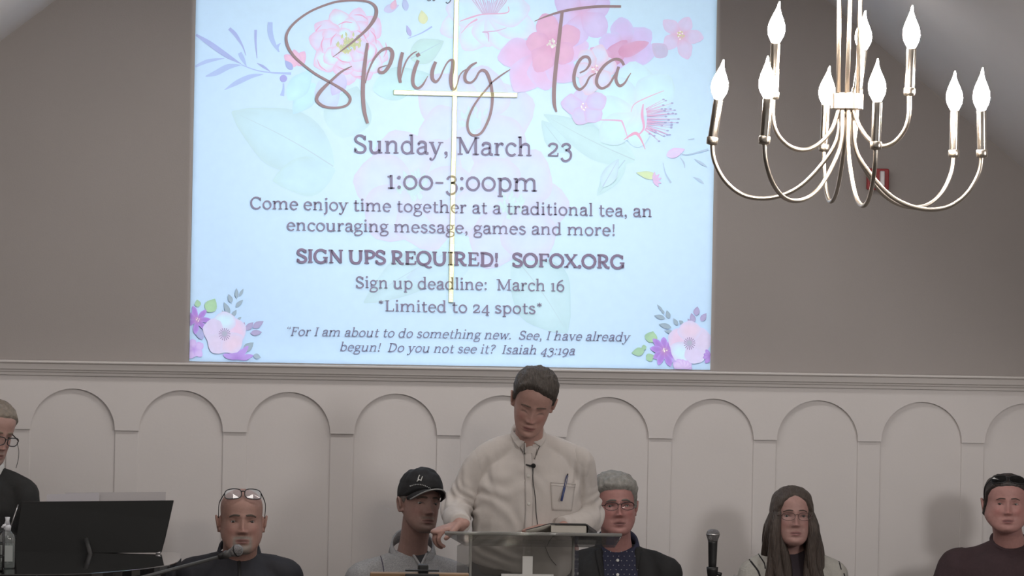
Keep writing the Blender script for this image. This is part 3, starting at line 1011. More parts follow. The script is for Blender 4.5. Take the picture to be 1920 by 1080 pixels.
    D['X'] = (62, [(9.5, [(11, 66), (51, 2)]), (6.5, [(50, 66), (11, 2)]), sf(11, 65.3), sf(50, 65.3), bs(11), bs(51)])
    D['1'] = (32, [st(17, 0, 50), (6, [(17, 48), (5, 43)]), bs(17, 11, 11)])
    D['0'] = (52, [(8.5, arc(26, 24.5, 20, 23.5, 0, 360))])
    D['2'] = (46, [(8.5, spline([(8, 37), (13, 46), (23, 49), (34, 45), (36, 35), (30, 24), (18, 13), (8, 4)], 5)), sf(6, 3, 1, 33), (5, [(39, 2), (40, 14)])])
    D['3'] = (45, [(8.5, spline([(8, 37), (13, 46), (23, 49), (33, 45), (35, 36), (30, 28), (19, 25)], 5)), (8.5, spline([(19, 25), (33, 22), (39, 9), (35, -7), (23, -16), (12, -14), (6, -5)], 5))])
    D['4'] = (48, [st(33, -16, 50), (6, [(33, 48), (5, 5)]), sf(4, 4, 0, 41), sf(33, -14)])
    D['6'] = (47, [(8.5, arc(24, 21, 17, 20, 0, 360)), (8.5, spline([(7, 22), (9, 42), (20, 58), (37, 67)], 5))])
    D['9'] = (47, [(8.5, arc(23, 29, 17, 19, 0, 360)), (8.5, spline([(40, 28), (38, 10), (28, -8), (11, -17)], 5))])
    D[':'] = (22, [dot(11, 6), dot(11, 42)])
    D['.'] = (20, [dot(10, 5.5)])
    D[','] = (21, [dot(10, 5.5), (5, spline([(13, 4), (13, -6), (6, -14)], 4))])
    D['!'] = (24, [(9, [(12, 68), (12, 40)]), (6, [(12, 42), (12, 20)]), dot(12, 5.5)])
    D['?'] = (40, [(8.5, spline([(8, 55), (12, 64), (22, 67), (32, 62), (33, 50), (24, 40), (19, 30), (19, 20)], 5)), dot(19, 5.5)])
    D['-'] = (36, [(7, [(5, 25), (31, 25)])])
    D['*'] = (36, [(5, [(18 - 13 * cos(a), 56 - 13 * sin(a)), (18 + 13 * cos(a), 56 + 13 * sin(a))]) for a in (pi / 2, pi / 6, -pi / 6)])
    D['“'] = (34, [dot(9, 57, 5), (4.5, [(5, 58), (12, 70)]), dot(24, 57, 5), (4.5, [(20, 58), (27, 70)])])
    D[' '] = (23, [])
    return D


GL = glyphs()


def text(s, x0, y0, x1, y1, xh, wm=1.0, tight=0.0, slant=0.0, col=lin(134, 130, 154)):
    """one painted line from pixel (x0, y0) to (x1, y1) on its baseline; xh = x-height in pixels"""
    tot = sum(GL[c][0] - tight for c in s)
    kx = (x1 - x0) / tot
    ky = xh / 48.0
    a = Art()
    Art.layer += 1
    x = 0.0
    lay = Art.layer
    for ch in s:
        adv, strokes = GL[ch]
        for stq in strokes:
            Art.layer = lay
            tr = lambda p: (x0 + (x + p[0] + slant * p[1]) * kx, y0 + (y1 - y0) * (x + p[0]) / tot - p[1] * ky)
            if stq[0] == 'dot':
                q = tr((stq[1], stq[2]))
                a.dot(q[0], q[1], stq[3] * wm * 0.5 * (kx + ky), col)
            else:
                w_, pts = stq
                Q = pts
                P = []
                for i, q in enumerate(Q):
                    u, v = Q[max(i - 1, 0)], Q[min(i + 1, len(Q) - 1)]
                    if i in (0, len(Q) - 1) and math.hypot(Q[0][0] - Q[-1][0], Q[0][1] - Q[-1][1]) < 0.1:
                        u, v = Q[-2], Q[1]
                    dx, dy = v[0] - u[0], v[1] - u[1]
                    l = math.hypot(dx, dy) or 1
                    h = w_ * wm * 0.92 / 2
                    P.append([tr((q[0] - dy / l * h, q[1] + dx / l * h)), tr((q[0] + dy / l * h, q[1] - dx / l * h))])
                a.grid(P, [[col, col] for _ in P])
        x += adv - tight
    Art.layer = lay + 1
    return a.done('lettering')


text('Sunday, March  23', 662, 286.5, 1074, 294, 23.6)
text('1:00-3:00pm', 724, 353.6, 1010, 359.3, 24.5)
text('Come enjoy time together at a traditional tea, an', 468, 391.3, 1224, 407, 15.6)
text('encouraging message, games and more!', 537, 432, 1155, 442, 15.2)
text('SIGN UPS REQUIRED!   SOFOX.ORG', 555, 492, 1171, 503.5, 17.6, 1.42, 4, col=lin(130, 120, 144))
text('Sign up deadline:  March 16', 666, 539.8, 1059, 546.5, 15.0)
text('*Limited to 24 spots*', 708, 583.4, 1018, 588.6, 14.6)
text('“For I am about to do something new.  See, I have already', 534, 629, 1180, 640, 11.4, 0.95, 0, 0.22, lin(128, 132, 160))
text('begun!  Do you not see it?  Isaiah 43:19a', 636, 658, 1078, 665.5, 11.4, 0.95, 0, 0.22, lin(128, 132, 160))

# ------------------------------------------------------------------ gold cross on the wall, in the beam
m_gold = mat('pale_gold', (0.82, 0.87, 0.56), 0.30, metal=0.35, bump=0.35, bscale=140)
pc = W(852.5, 176, -0.012)
cross = thing('wall_cross', (pc.x, -0.010, pc.z), 'thin pale gold cross hanging on the wall amid the projected slide', 'cross')
cw = 0.0185
zt, zb = W(858, -120, -0.02).z, W(846, 567, -0.02).z
xl, xr = W(738, 174, -0.02).x, W(970, 178, -0.02).x
obj('upright', G().box((pc.x, -0.016, (zt + zb) / 2), (cw, 0.012, zt - zb)), m_gold, cross, smooth=False, bevel=0.002)
obj('crossbar', G().box(((xl + xr) / 2, -0.0165, pc.z), (xr - xl, 0.012, cw)), m_gold, cross, smooth=False, bevel=0.002)

# the projector's wording, painted as dark colour on the front of the cross
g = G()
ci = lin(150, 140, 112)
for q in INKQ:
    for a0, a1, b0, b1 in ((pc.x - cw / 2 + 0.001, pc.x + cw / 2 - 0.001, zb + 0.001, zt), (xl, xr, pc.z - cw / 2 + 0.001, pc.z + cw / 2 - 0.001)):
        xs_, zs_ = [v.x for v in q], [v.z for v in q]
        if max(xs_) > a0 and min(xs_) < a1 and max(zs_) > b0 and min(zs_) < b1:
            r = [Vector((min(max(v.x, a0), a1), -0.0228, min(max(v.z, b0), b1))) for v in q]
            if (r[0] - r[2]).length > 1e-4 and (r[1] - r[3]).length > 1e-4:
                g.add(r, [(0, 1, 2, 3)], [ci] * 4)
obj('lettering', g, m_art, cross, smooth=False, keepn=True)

# ------------------------------------------------------------------ red fire alarm beside the slide
m_red = mat('alarm_red', (0.34, 0.045, 0.05), 0.45)
m_strobe = mat('strobe_lens', (0.62, 0.58, 0.60), 0.15, coat=0.4)
p0, p1 = W(1624, 316, 0), W(1664, 357, 0)
al = thing('fire_alarm', ((p0.x + p1.x) / 2, -0.002, (p0.z + p1.z) / 2), 'red fire alarm with pale strobe on the wall behind the chandelier', 'alarm')
ax_, az_ = al.location.x, al.location.z
wa, ha = p1.x - p0.x, p0.z - p1.z
obj('housing', G().box((ax_, -0.017, az_), (wa, 0.03, ha)), m_red, al, smooth=False, bevel=0.006)
obj('strobe', G().box((ax_ + wa * 0.16, -0.037, az_ + 0.002), (wa * 0.22, 0.018, ha * 0.72)), m_strobe, al, smooth=False, bevel=0.004)
g = G()
for k in range(5):
    g.box((ax_ - wa * 0.25, -0.034, az_ + ha * (-0.28 + 0.14 * k)), (wa * 0.3, 0.006, ha * 0.05))
o = obj('grille', g, m_red, al, smooth=False)

# ================================================================== THE CHANDELIER
m_nick = mat('brushed_nickel', (0.66, 0.59, 0.51), 0.32, metal=1.0, bump=0.03, bscale=200)
m_tube = mat('polished_candle_sleeve', (0.72, 0.66, 0.59), 0.22, metal=1.0)
m_bulb = mat('lit_bulb', (1, 1, 1), 0.3, emit=((1.0, 0.88, 0.76), 300.0))
YC = -5.3
hub = W(1588, 190, YC)
S_ = (YC - CAM.y) / F                       # metres per pixel at the hub
chand = thing('chandelier', hub, 'two tier brushed nickel chandelier with nine lit flame bulbs, hanging before the wall', 'chandelier')
g = G()
n = 48
for z0, z1, e in ((-0.0195, 0.0195, 1),):
    P = [hub + Vector((0, 0, z)) for z in (z0, z0 + 0.002, z1 - 0.002, z1)]
    vs, fs = [], []
    for p, r in zip(P, (0.035, 0.0375, 0.0375, 0.035)):
        for j in range(n):
            t = 2 * pi * j / n
            rr = r * (1 + 0.05 * cos(12 * t))
            vs.append(p + Vector((rr * cos(t), rr * sin(t), 0)))
    for i in range(3):
        for j in range(n):
            fs.append((i * n + j, i * n + (j + 1) % n, (i + 1) * n + (j + 1) % n, (i + 1) * n + j))
    fs += [tuple(range(n)), tuple(range(3 * n, 4 * n))]
    g.add(vs, fs)
obj('hub', g, m_nick, chand, smooth='auto')
g = G().lathe(hub + Vector((-0.004, 0, -0.019)), (0, 0, -1), [(0.004, 0), (0.007, 0.006), (0.008, 0.012), (0.004, 0.017), (0.0005, 0.019)], 12)
obj('finial', g, m_nick, chand)
ztop_c = hub.z + 0.62
for i, (a, b) in enumerate((((1572, 178), (1573, 0)), ((1588, 178), (1594, 0)), ((1608, 178), (1613, 0)))):
    dy = (0.012, -0.022, 0.012)[i]
    pa, pb = W(a[0], a[1], YC + dy), W(b[0], b[1], YC + dy)
    d = (pb - pa) / (pb.z - pa.z)
    obj('rod', G().tube([pa - d * 0.01, pa + d * (ztop_c - pa.z)], 0.0052, 12), m_nick, chand)
topc = hub + Vector((0.012, 0, ztop_c - hub.z))
obj('top_cap', G().lathe(topc, (0, 0, 1), [(0.004, -0.012), (0.034, -0.01), (0.036, 0.004), (0.016, 0.016), (0.006, 0.03)], 24), m_nick, chand)
zc = NZ
obj('stem', G().tube([topc + Vector((0, 0, 0.02)), Vector((topc.x, topc.y, zc - 0.02))], 0.006, 10), m_nick, chand)
obj('ceiling_canopy', G().lathe((topc.x, topc.y, zc - 0.0), (0, 0, -1), [(0.075, -0.06), (0.075, 0.01), (0.06, 0.03), (0.01, 0.04)], 24), m_nick, chand)

LOWER = [(0.05, 55), (0.065, 12), (0.16, -33), (0.34, -82), (0.54, -104), (0.74, -102), (0.89, -76), (0.98, -36), (1.0, 0)]
UPPER = [(0.10, -27), (0.20, -58), (0.38, -87), (0.58, -99), (0.78, -92), (0.94, -69), (1.0, -40), (1.0, 0)]
BULBS = []


def arm(sock, top, tipp, ang, R, prof):
    """sock, top, tipp = pixels of socket, bulb base and bulb tip; ang = bearing round the hub (90 = towards the congregation)"""
    y = YC - R * sin(radians(ang))
    s, t, q = W(*sock, y), W(*top, y), W(*tipp, y)
    hz = Vector((s.x - hub.x, s.y - hub.y, 0))
    P = []
    for r, dz in prof:
        P.append(Vector((hub.x, hub.y, s.z + dz * S_)) + hz * r)
    P[0].z = hub.z - 0.016
    A = obj('arm', G().tube([Vector(p) for p in spline(P, 7)], 0.0052, 12), m_nick, chand)
    ax = (t - s).normalized()
    obj('socket', G().lathe(s, ax, [(0.005, -0.008), (0.0125, -0.006), (0.0135, 0.0), (0.0135, 0.010), (0.0115, 0.012)], 20), m_nick, A)
    L = (t - s).length
    obj('candle_sleeve', G().lathe(s, ax, [(0.0108, 0.008), (0.0112, 0.012), (0.0112, L - 0.004), (0.0102, L)], 24), m_tube, A)
    ba = (q - t)
    h = ba.length
    side = Vector((0.35, 0, 0)) if tipp[0] >= top[0] else Vector((-0.35, 0, 0))
    axb = (ax + ba.normalized()).normalized()
    path, rad = [], []
    for u, r in ((0, 0.0095), (0.06, 0.0125), (0.17, 0.0180), (0.30, 0.0205), (0.44, 0.0192), (0.58, 0.0145), (0.72, 0.0085), (0.86, 0.0036), (0.95, 0.0024), (1.0, 0.0010)):
        bend = max(0, u - 0.6) ** 2 * 0.05
        path.append(t + ba * u + side * bend - side * 0.008 * u)
        rad.append(r)
    obj('bulb', G().tube(path, rad, 20), m_bulb, A)


for a_ in (((1335, 266), (1347, 186), (1357, 112), 187, 0.315), ((1433, 265), (1440, 184), (1440, 105), 127, 0.315), ((1545, 279), (1549, 196), (1556, 124), 260, 0.31),
           ((1642, 275), (1645, 190), (1646, 110), 77, 0.31), ((1788, 290), (1790, 207), (1791, 133), 322, 0.315), ((1841, 290), (1840, 207), (1843, 127), 7, 0.315)):
    arm(*a_, LOWER)
for a_ in (((1450, 181), (1454, 80), (1462, 3), 165, 0.175), ((1607, 174), (1618, 93), (1623, 20), 285, 0.16), ((1705, 174), (1709, 90), (1711, 10), 45, 0.175)):
    arm(*a_, UPPER)

# ================================================================== PEOPLE
def interp(xs, ys):
    """smooth monotone-ish interpolation through keys"""
    xs, ys = np.array(xs, float), np.array(ys, float)
    d = np.gradient(ys, xs)

    def f(x):
        x = np.clip(x, xs[0], xs[-1])
        i = np.clip(np.searchsorted(xs, x) - 1, 0, len(xs) - 2)
        h = xs[i + 1] - xs[i]
        t = (x - xs[i]) / h
        return ((1 + 2 * t) * (1 - t) ** 2 * ys[i] + t * (1 - t) ** 2 * h * d[i] + t * t * (3 - 2 * t) * ys[i + 1] + t * t * (t - 1) * h * d[i + 1])
    return f


ZK = [-0.120, -0.112, -0.100, -0.080, -0.055, -0.025, 0.005, 0.035, 0.062, 0.085, 0.102, 0.112, 0.1175]


class Head:
    """a head built ring by ring; local axes: x to its left seen from the front = +x, face towards -y, up +z, eyes near z = 0"""

    def __init__(s, c, size=1.0, yaw=0, pitch=0, roll=0, jaw=1.0, wide=1.0, nose=1.0, cheek=0.0, chin=1.0):
        s.c, s.s = Vector(c), size
        s.R = Matrix.Rotation(radians(yaw), 3, 'Z') @ Matrix.Rotation(radians(roll), 3, 'Y') @ Matrix.Rotation(radians(pitch), 3, 'X')
        w = [0.020, 0.034, 0.046, 0.0575, 0.0655, 0.0705, 0.0735, 0.0765, 0.0755, 0.0665, 0.050, 0.032, 0.012]
        k = np.clip((0.0 - np.array(ZK)) / 0.06, 0, 1)
        w = np.array(w) * wide * (1 + (jaw - 1) * k) + cheek * 0.010 * np.exp(-((np.array(ZK) + 0.055) / 0.035) ** 2)
        s.wf = interp(ZK, w)
        s.ff = interp(ZK, [0.072, 0.084, 0.090, 0.0895, 0.0885, 0.0885, 0.0885, 0.0915, 0.088, 0.073, 0.050, 0.030, 0.010])
        s.bf = interp(ZK, [-0.045, -0.030, -0.005, 0.030, 0.062, 0.086, 0.097, 0.103, 0.098, 0.083, 0.060, 0.038, 0.014])
        s.yf = interp(ZK, [-0.060, -0.056, -0.045, -0.026, -0.008, 0.004, 0.010, 0.012, 0.010, 0.008, 0.006, 0.004, 0.002])
        s.nose, s.chin, s.cheek = nose, chin, cheek

    def feat(s, x, z):
        """how far the skin stands out towards the front at (x, z)"""
        g = lambda u, a, sx, v, b, sz: np.exp(-((u - a) / sx) ** 2 - ((v - b) / sz) ** 2)
        ax = np.abs(x)
        d = 0
        tz = np.clip((0.014 - z) / 0.052, 0, 1)                      # nose: bridge at 0, tip at 1
        pr = (0.006 + 0.020 * tz ** 1.3) * np.where(z < -0.038, np.clip((z + 0.050) / 0.012, 0, 1), 1) * np.clip((0.030 - z) / 0.016, 0, 1)
        d = d + s.nose * pr * np.exp(-(x / (0.0075 + 0.0045 * tz)) ** 2)
        d = d + s.nose * 0.010 * g(ax, 0.0125, 0.0065, z, -0.040, 0.0065)
        d = d - 0.0085 * g(ax, 0.031, 0.015, z, 0.001, 0.010)         # sockets
        d = d + 0.0045 * g(ax, 0.028, 0.020, z, 0.019, 0.007)         # brow ridge
        d = d + (0.0035 + 0.004 * s.cheek) * g(ax, 0.043, 0.018, z, -0.030, 0.018)
        d = d - 0.0035 * g(ax, 0.027, 0.007, z, -0.055, 0.012)        # crease beside the mouth
        d = d + 0.0060 * g(x, 0, 0.024, z, -0.068, 0.013)
        d = d + 0.0035 * g(x, 0, 0.019, z, -0.0655, 0.0035)
        d = d + 0.0045 * g(x, 0, 0.018, z, -0.0775, 0.0042)
        d = d - 0.0055 * g(x, 0, 0.023, z, -0.0712, 0.0024)
        d = d - 0.0035 * g(x, 0, 0.018, z, -0.087, 0.0045)
        d = d + 0.0075 * s.chin * g(x, 0, 0.021, z, -0.105, 0.012)
        return d

    def ring(s, th, z):
        w, f, b, yc = s.wf(z), s.ff(z), s.bf(z), s.yf(z)
        sn, cs = np.sin(th), np.cos(th)
        e = 0.90
        x = w * np.sign(sn) * np.abs(sn) ** e
        y = np.where(cs > 0, yc - (f + yc) * np.abs(cs) ** e, yc + (b - yc) * np.abs(cs) ** e)
        fr = np.clip(cs * 1.6, 0, 1)
        return x, y - s.feat(x, z) * fr, z

    def surf_y(s, x, z):
        w, f, yc = float(s.wf(z)), float(s.ff(z)), float(s.yf(z))
        sn = min(1, (abs(x) / w)) ** (1 / 0.9)
        cs = math.sqrt(max(0, 1 - sn * sn))
        return yc - (f + yc) * cs ** 0.9 - float(s.feat(x, z)) * min(1, cs * 1.6)

    def P(s, x, y=None, z=0, out=0.0):
        """local to world; y None = on the face, out = lifted off it"""
        if y is None:
            y = s.surf_y(x, z) - out
        return s.c + s.R @ (Vector((x, y, z)) * s.s)

    def L(s, p):
        return (s.R.transposed() @ (p - s.c)) / s.s

    def shells(s, g, ears=True):
        nz, nt = 96, 100
        zs = np.concatenate([np.linspace(-0.120, 0.10, nz - 14), np.linspace(0.1022, 0.1175, 14)])
        ph = np.linspace(0, 2 * pi, nt, endpoint=False)
        th = ph - 0.35 * np.sin(ph)                                  # more columns on the face
        TH, Z = np.meshgrid(th, zs)
        X, Y, Z = s.ring(TH, Z)
        vs = [s.c + s.R @ (Vector((X[i, j], Y[i, j], Z[i, j])) * s.s) for i in range(nz) for j in range(nt)]
        fs = [(i * nt + j, i * nt + (j + 1) % nt, (i + 1) * nt + (j + 1) % nt, (i + 1) * nt + j) for i in range(nz - 1) for j in range(nt)]
        fs += [tuple(range(nt)), tuple((nz - 1) * nt + j for j in range(nt))]
        g.add(vs, fs)
        for sx in (-1, 1):
            if ears:
                wx = float(s.wf(-0.01))
                for rr, oz in ((1, 0),):
                    path = []
                    for a in np.linspace(-100, 200, 15):
                        path.append(s.P(sx * (wx + 0.008 + 0.010 * max(0, sin(radians(a)) * 0.5 + 0.5)), 0.020 + 0.013 * cos(radians(a)), -0.010 + 0.028 * sin(radians(a))))
                    g.tube(path, 0.0048 * s.s, 8, rnd=True)
                Rm = s.R @ Matrix.Rotation(radians(sx * 24), 3, 'Z')
                g.ell(s.P(sx * (wx + 0.006), 0.018, -0.010), (0.007 * s.s, 0.013 * s.s, 0.027 * s.s), Rm, 14, 10)
                g.ell(s.P(sx * (wx + 0.003), 0.012, -0.033), (0.006 * s.s, 0.008 * s.s, 0.009 * s.s), Rm, 10, 8)
            # eyelids
        return g

    def lids(s, g, openness=1.0):
        for sx in (-1, 1):
            x = sx * 0.0315
            ye = s.surf_y(x, 0.0) + 0.0065
            up, lo = (0.0070, -0.0082) if openness > 0.5 else (0.0022, -0.008)
            hz = 0.0062 if openness > 0.5 else 0.0088
            g.ell(s.P(x, ye, up), (0.0158 * s.s, 0.0118 * s.s, hz * s.s), s.R, 16, 10)
            g.ell(s.P(x, ye + 0.001, lo), (0.0148 * s.s, 0.0105 * s.s, 0.0042 * s.s), s.R, 16, 8)


m_eyew = mat('eye_white', (0.34, 0.30, 0.285), 0.25, coat=0.3)
m_iris = mat('dark_iris', (0.03, 0.022, 0.018), 0.15, coat=0.5)


def eyes(h, parent, gaze=(0, 0)):
    for sx in (-1, 1):
        x = sx * 0.0315
        g = G().ell(h.P(x, h.surf_y(x, 0) + 0.0085, -0.0008), (0.0122 * h.s,) * 3, h.R, 20, 14)
        o = obj('eye', g, [m_eyew, m_iris], parent)
        cc = h.P(x, h.surf_y(x, 0) + 0.0085, -0.0008) - wloc(parent)
        d = (h.R @ Vector((gaze[0], -1, gaze[1]))).normalized()
        for p in o.data.polygons:
            if (p.center - cc).normalized().dot(d) > 0.72:
                p.material_index = 1


def brows(h, parent, m, thick=0.0042, drop=0.0, lift=0.0):
    for sx in (-1, 1):
        pts = [(0.013, 0.0212 + drop), (0.022, 0.0222 + lift), (0.034, 0.0220 + lift), (0.047, 0.0165)]
        P = [h.P(sx * x, None, z, -0.0008) for x, z in pts]
        g = G().tube([Vector(p) for p in spline(P, 4)], [(thick * h.s * (0.65 + 0.6 * sin(pi * min(1, t * 0.8 + 0.15))), 0.0028 * h.s) for t in np.linspace(0, 1, 13)], 8, ref=h.R @ Vector((0, 0, 1)), rnd=True)
        obj('eyebrow', g, m, parent)


def lipcolor(h, V, base, lip, beard=None, blush=None, lashes=True):
    """skin colour per vertex: lips, cheeks and stubble have their own tone"""
    A = np.array([tuple(p) for p in V])
    Lc = ((A - np.array(h.c)) @ np.array(h.R)) / h.s
    x, y, z = Lc[:, 0], Lc[:, 1], Lc[:, 2]
    tone = np.array((0.88, 0.91, 0.96))
    base, lip = np.array(base) * tone, np.array(lip) * tone
    blush = None if blush is None else np.array(blush) * tone
    C = np.tile(np.array(base, float), (len(A), 1))
    fr = (y < -0.05) & (np.abs(z) < 0.14)

    def mixin(k, col):
        nonlocal C
        k = np.where(fr, k, 0)[:, None]
        C = C * (1 - k) + np.array(col, float) * k
    if blush is not None:
        mixin(0.6 * np.exp(-((np.abs(x) - 0.042) / 0.020) ** 2 - ((z + 0.032) / 0.018) ** 2), blush)
        mixin(0.5 * np.exp(-(x / 0.012) ** 2 - ((z + 0.034) / 0.014) ** 2), blush)
    if beard is not None:
        col, kind = beard
        if kind == 'goatee':
            k = np.exp(-((x) / 0.030) ** 4 - ((z + 0.104) / 0.020) ** 4) + np.exp(-((x) / 0.028) ** 4 - ((z + 0.0585) / 0.0055) ** 4)
            k += 0.9 * np.exp(-((np.abs(x) - 0.029) / 0.006) ** 2 - ((z + 0.078) / 0.020) ** 4)
            mixin(np.clip(k, 0, 0.85), col)
        else:
            k = np.exp(-((x) / 0.030) ** 4 - ((z + 0.0590) / 0.006) ** 4) + 0.55 * np.exp(-(x / 0.05) ** 4 - ((z + 0.100) / 0.026) ** 4)
            mixin(np.clip(k, 0, 0.8), col)
    tp_ = np.clip(1 - (x / 0.027) ** 2, 0.05, 1)                      # lips narrow towards the corners
    k = (np.abs(x) < 0.027) * (np.exp(-((z + 0.0705 - 0.0040 * tp_) / (0.0042 * tp_)) ** 4) + np.exp(-((z + 0.0712 + 0.0055 * tp_) / (0.0054 * tp_)) ** 4))
    mixin(np.clip(k, 0, 1) * 0.85, lip)
    zl = 0.0008 if lashes else -0.0062
    k = np.exp(-((np.abs(x) - 0.0315) / 0.0145) ** 4) * np.exp(-((z - zl + 18 * (np.abs(x) - 0.0315) ** 2) / 0.0021) ** 2)
    mixin(np.clip(k, 0, 1) * 0.8, (0.035, 0.022, 0.018))
    k = np.exp(-((x) / 0.022) ** 4) * np.exp(-((z + 0.0712) / 0.0024) ** 2)  # shade between the lips, put into the skin colour
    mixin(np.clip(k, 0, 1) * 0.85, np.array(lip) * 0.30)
    return [tuple(c) for c in C]


def hair_shell(h, hl, th_f, noise_amp=0.002, part=None, nz=70, nt=110, zlo=-0.105, seed=0.0, soft=0.014):
    """a cap of hair following the skull; hl(angle) = lower edge, th_f(angle, z) = thickness"""
    zs = np.concatenate([np.linspace(zlo, 0.10, nz - 14), np.linspace(0.1022, 0.1175, 14)])
    ths = np.linspace(0, 2 * pi, nt, endpoint=False)
    vs, fs = [], []
    for z in zs:
        X, Y, _ = h.ring(ths, np.full(nt, z))
        for j in range(nt):
            a = ths[j] if ths[j] <= pi else ths[j] - 2 * pi
            p = Vector((float(X[j]), float(Y[j]), float(z)))
            n = Vector((p.x, p.y * 0.8 - 0.005, max(0, p.z) * 0.9)).normalized()
            e = (z - hl(a) + 0.0022 * noise.noise(p * 60 + Vector((seed, 0, 0)))) / soft
            k = max(0.0, min(1.0, e))
            k = k * k * (3 - 2 * k)
            t = th_f(a, z) * (1 + 0.25 * noise.noise(p * 45 + Vector((seed + 3, 0, 0))))
            d = -0.006 + (t + 0.006) * k + noise_amp * k * noise.noise(Vector((p.x * 110, p.y * 60, p.z * 40 + seed)))
            vs.append(h.c + h.R @ ((p + n * d) * h.s))
    m = len(zs)
    for i in range(m - 1):
        for j in range(nt):
            fs.append((i * nt + j, i * nt + (j + 1) % nt, (i + 1) * nt + (j + 1) % nt, (i + 1) * nt + j))
    fs += [tuple(range(nt)), tuple((m - 1) * nt + j for j in range(nt))]
    return G().add(vs, fs)


def glasses(h, parent, m_fr, m_ln, z=-0.004, w=0.025, hh=0.017, out=0.016, dx=0.0325, thick=0.0016, up=None, cord=None, heavy_top=1.0, sq=2.6, tilt=0.0):
    """spectacles: two rims, bridge, temples and lenses; up = (y, z, tilt) to wear them on top of the head"""
    ye = h.surf_y(0, 0.0) - out + 0.002
    if up:
        Y0, Z0, tl = up
    else:
        Y0, Z0, tl = ye, z, tilt
    Rt = Matrix.Rotation(radians(tl), 3, 'X')

    def T(x, y, zz):
        q = Rt @ Vector((x, y, zz))
        return h.P(q.x, q.y + Y0, q.z + Z0)
    sgn = lambda v, e: math.copysign(abs(v) ** e, v)
    root = None
    for sx in (-1, 1):
        loop, rad = [], []
        for k in range(28):
            t = 2 * pi * k / 28
            ex = 2 / sq
            px = sx * dx + w * sgn(cos(t), ex)
            pz = hh * sgn(sin(t), ex) * (1.0 if sin(t) > 0 else 1.0 - 0.12 * abs(cos(t)))
            loop.append(T(px, 0.004 * (abs(px) / 0.06) ** 2 + 0.006 * max(0, abs(px) - 0.04) / 0.02, pz))
            rad.append(thick * h.s * (heavy_top if sin(t) > 0.2 else 1.0))
        gr = G().tube(loop, rad, 8, closed=True)
        if root is None:
            G_all = gr
            root = True
        else:
            G_all.add(gr.v, gr.f)
        loops = loop
        if sx == -1:
            lens_l = loop
        else:
            lens_r = loop
    G_all.tube([T(-dx + w * 0.96, 0, 0.006), T(-0.003, -0.003, 0.009), T(0.003, -0.003, 0.009), T(dx - w * 0.96, 0, 0.006)], thick * 1.1 * h.s, 8)
    fr = obj('spectacle_frame', G_all, m_fr, parent)
    for lp in (lens_l, lens_r):
        c = sum(lp, Vector()) / len(lp)
        obj('lens', G().add([c] + lp, [(0, i + 1, (i + 1) % len(lp) + 1) for i in range(len(lp))]), m_ln, fr, smooth=False)
    for sx in (-1, 1):
        wx = float(h.wf(Z0 if not up else 0.03)) + 0.004
        a = T(sx * (dx + w), 0.008, 0.005)
        if up:
            pts = [a, h.P(sx * (wx + 0.003), Y0 + 0.05, Z0 - 0.035), h.P(sx * (wx + 0.004), 0.0, 0.022), h.P(sx * (wx + 0.003), 0.035, -0.005)]
        else:
            pts = [a, h.P(sx * (wx + 0.002), -0.04, Z0 + 0.006), h.P(sx * (wx + 0.005), 0.012, Z0 + 0.007), h.P(sx * (wx + 0.003), 0.036, Z0 - 0.016)]
        obj('temple', G().tube([Vector(p) for p in spline(pts, 5)], [(thick * 1.5 * h.s, thick * 0.8 * h.s)] * 16, 8, ref=(0, 0, 1)), m_fr, fr)
    return fr


def torso(g, N, hw=0.19, dp=0.118, wa=0.165, hip=0.175, L=0.58, sh=0.175, sl=0.055, neck=0.062, belly=0.0, shr=0.060, back=0.0):
    """trunk of a clothed figure below the neck base N"""
    z = lambda f, y=0.0: N + Vector((0, y, -f))
    P = [(z(L), hip, 0.130), (z(L * 0.80), (hip + wa) / 2, 0.125 + belly * 0.8), (z(L * 0.62), wa, dp + belly), (z(L * 0.42), (wa + hw) / 2, dp + belly * 0.6), (z(0.15), hw * 0.98, dp),
         (z(0.085), hw * 0.86, dp * 0.9), (z(0.045), hw * 0.62, dp * 0.78), (z(0.012), neck * 1.5, neck * 1.25), (z(-0.02), neck * 1.02, neck)]
    S = spline([(p.x, p.y, p.z, a, b) for p, a, b in P], 4)
    g.tube([Vector(q[:3]) for q in S], [(q[3], q[4]) for q in S], 28, ref=(1, 0, 0))
    for sx in (-1, 1):
        g.tube([N + Vector((sx * 0.035, 0, -0.022)), N + Vector((sx * sh * 0.55, 0, -sl * 0.62 - 0.012)), N + Vector((sx * sh, 0, -sl - 0.030))], [0.045, 0.052, shr], 16, rnd=True)


def limb(g, pts, rad, n=18, per=5):
    S = spline([(p[0], p[1], p[2], r) for p, r in zip(pts, rad)], per)
    g.tube([Vector(q[:3]) for q in S], [q[3] for q in S], n, rnd=True)


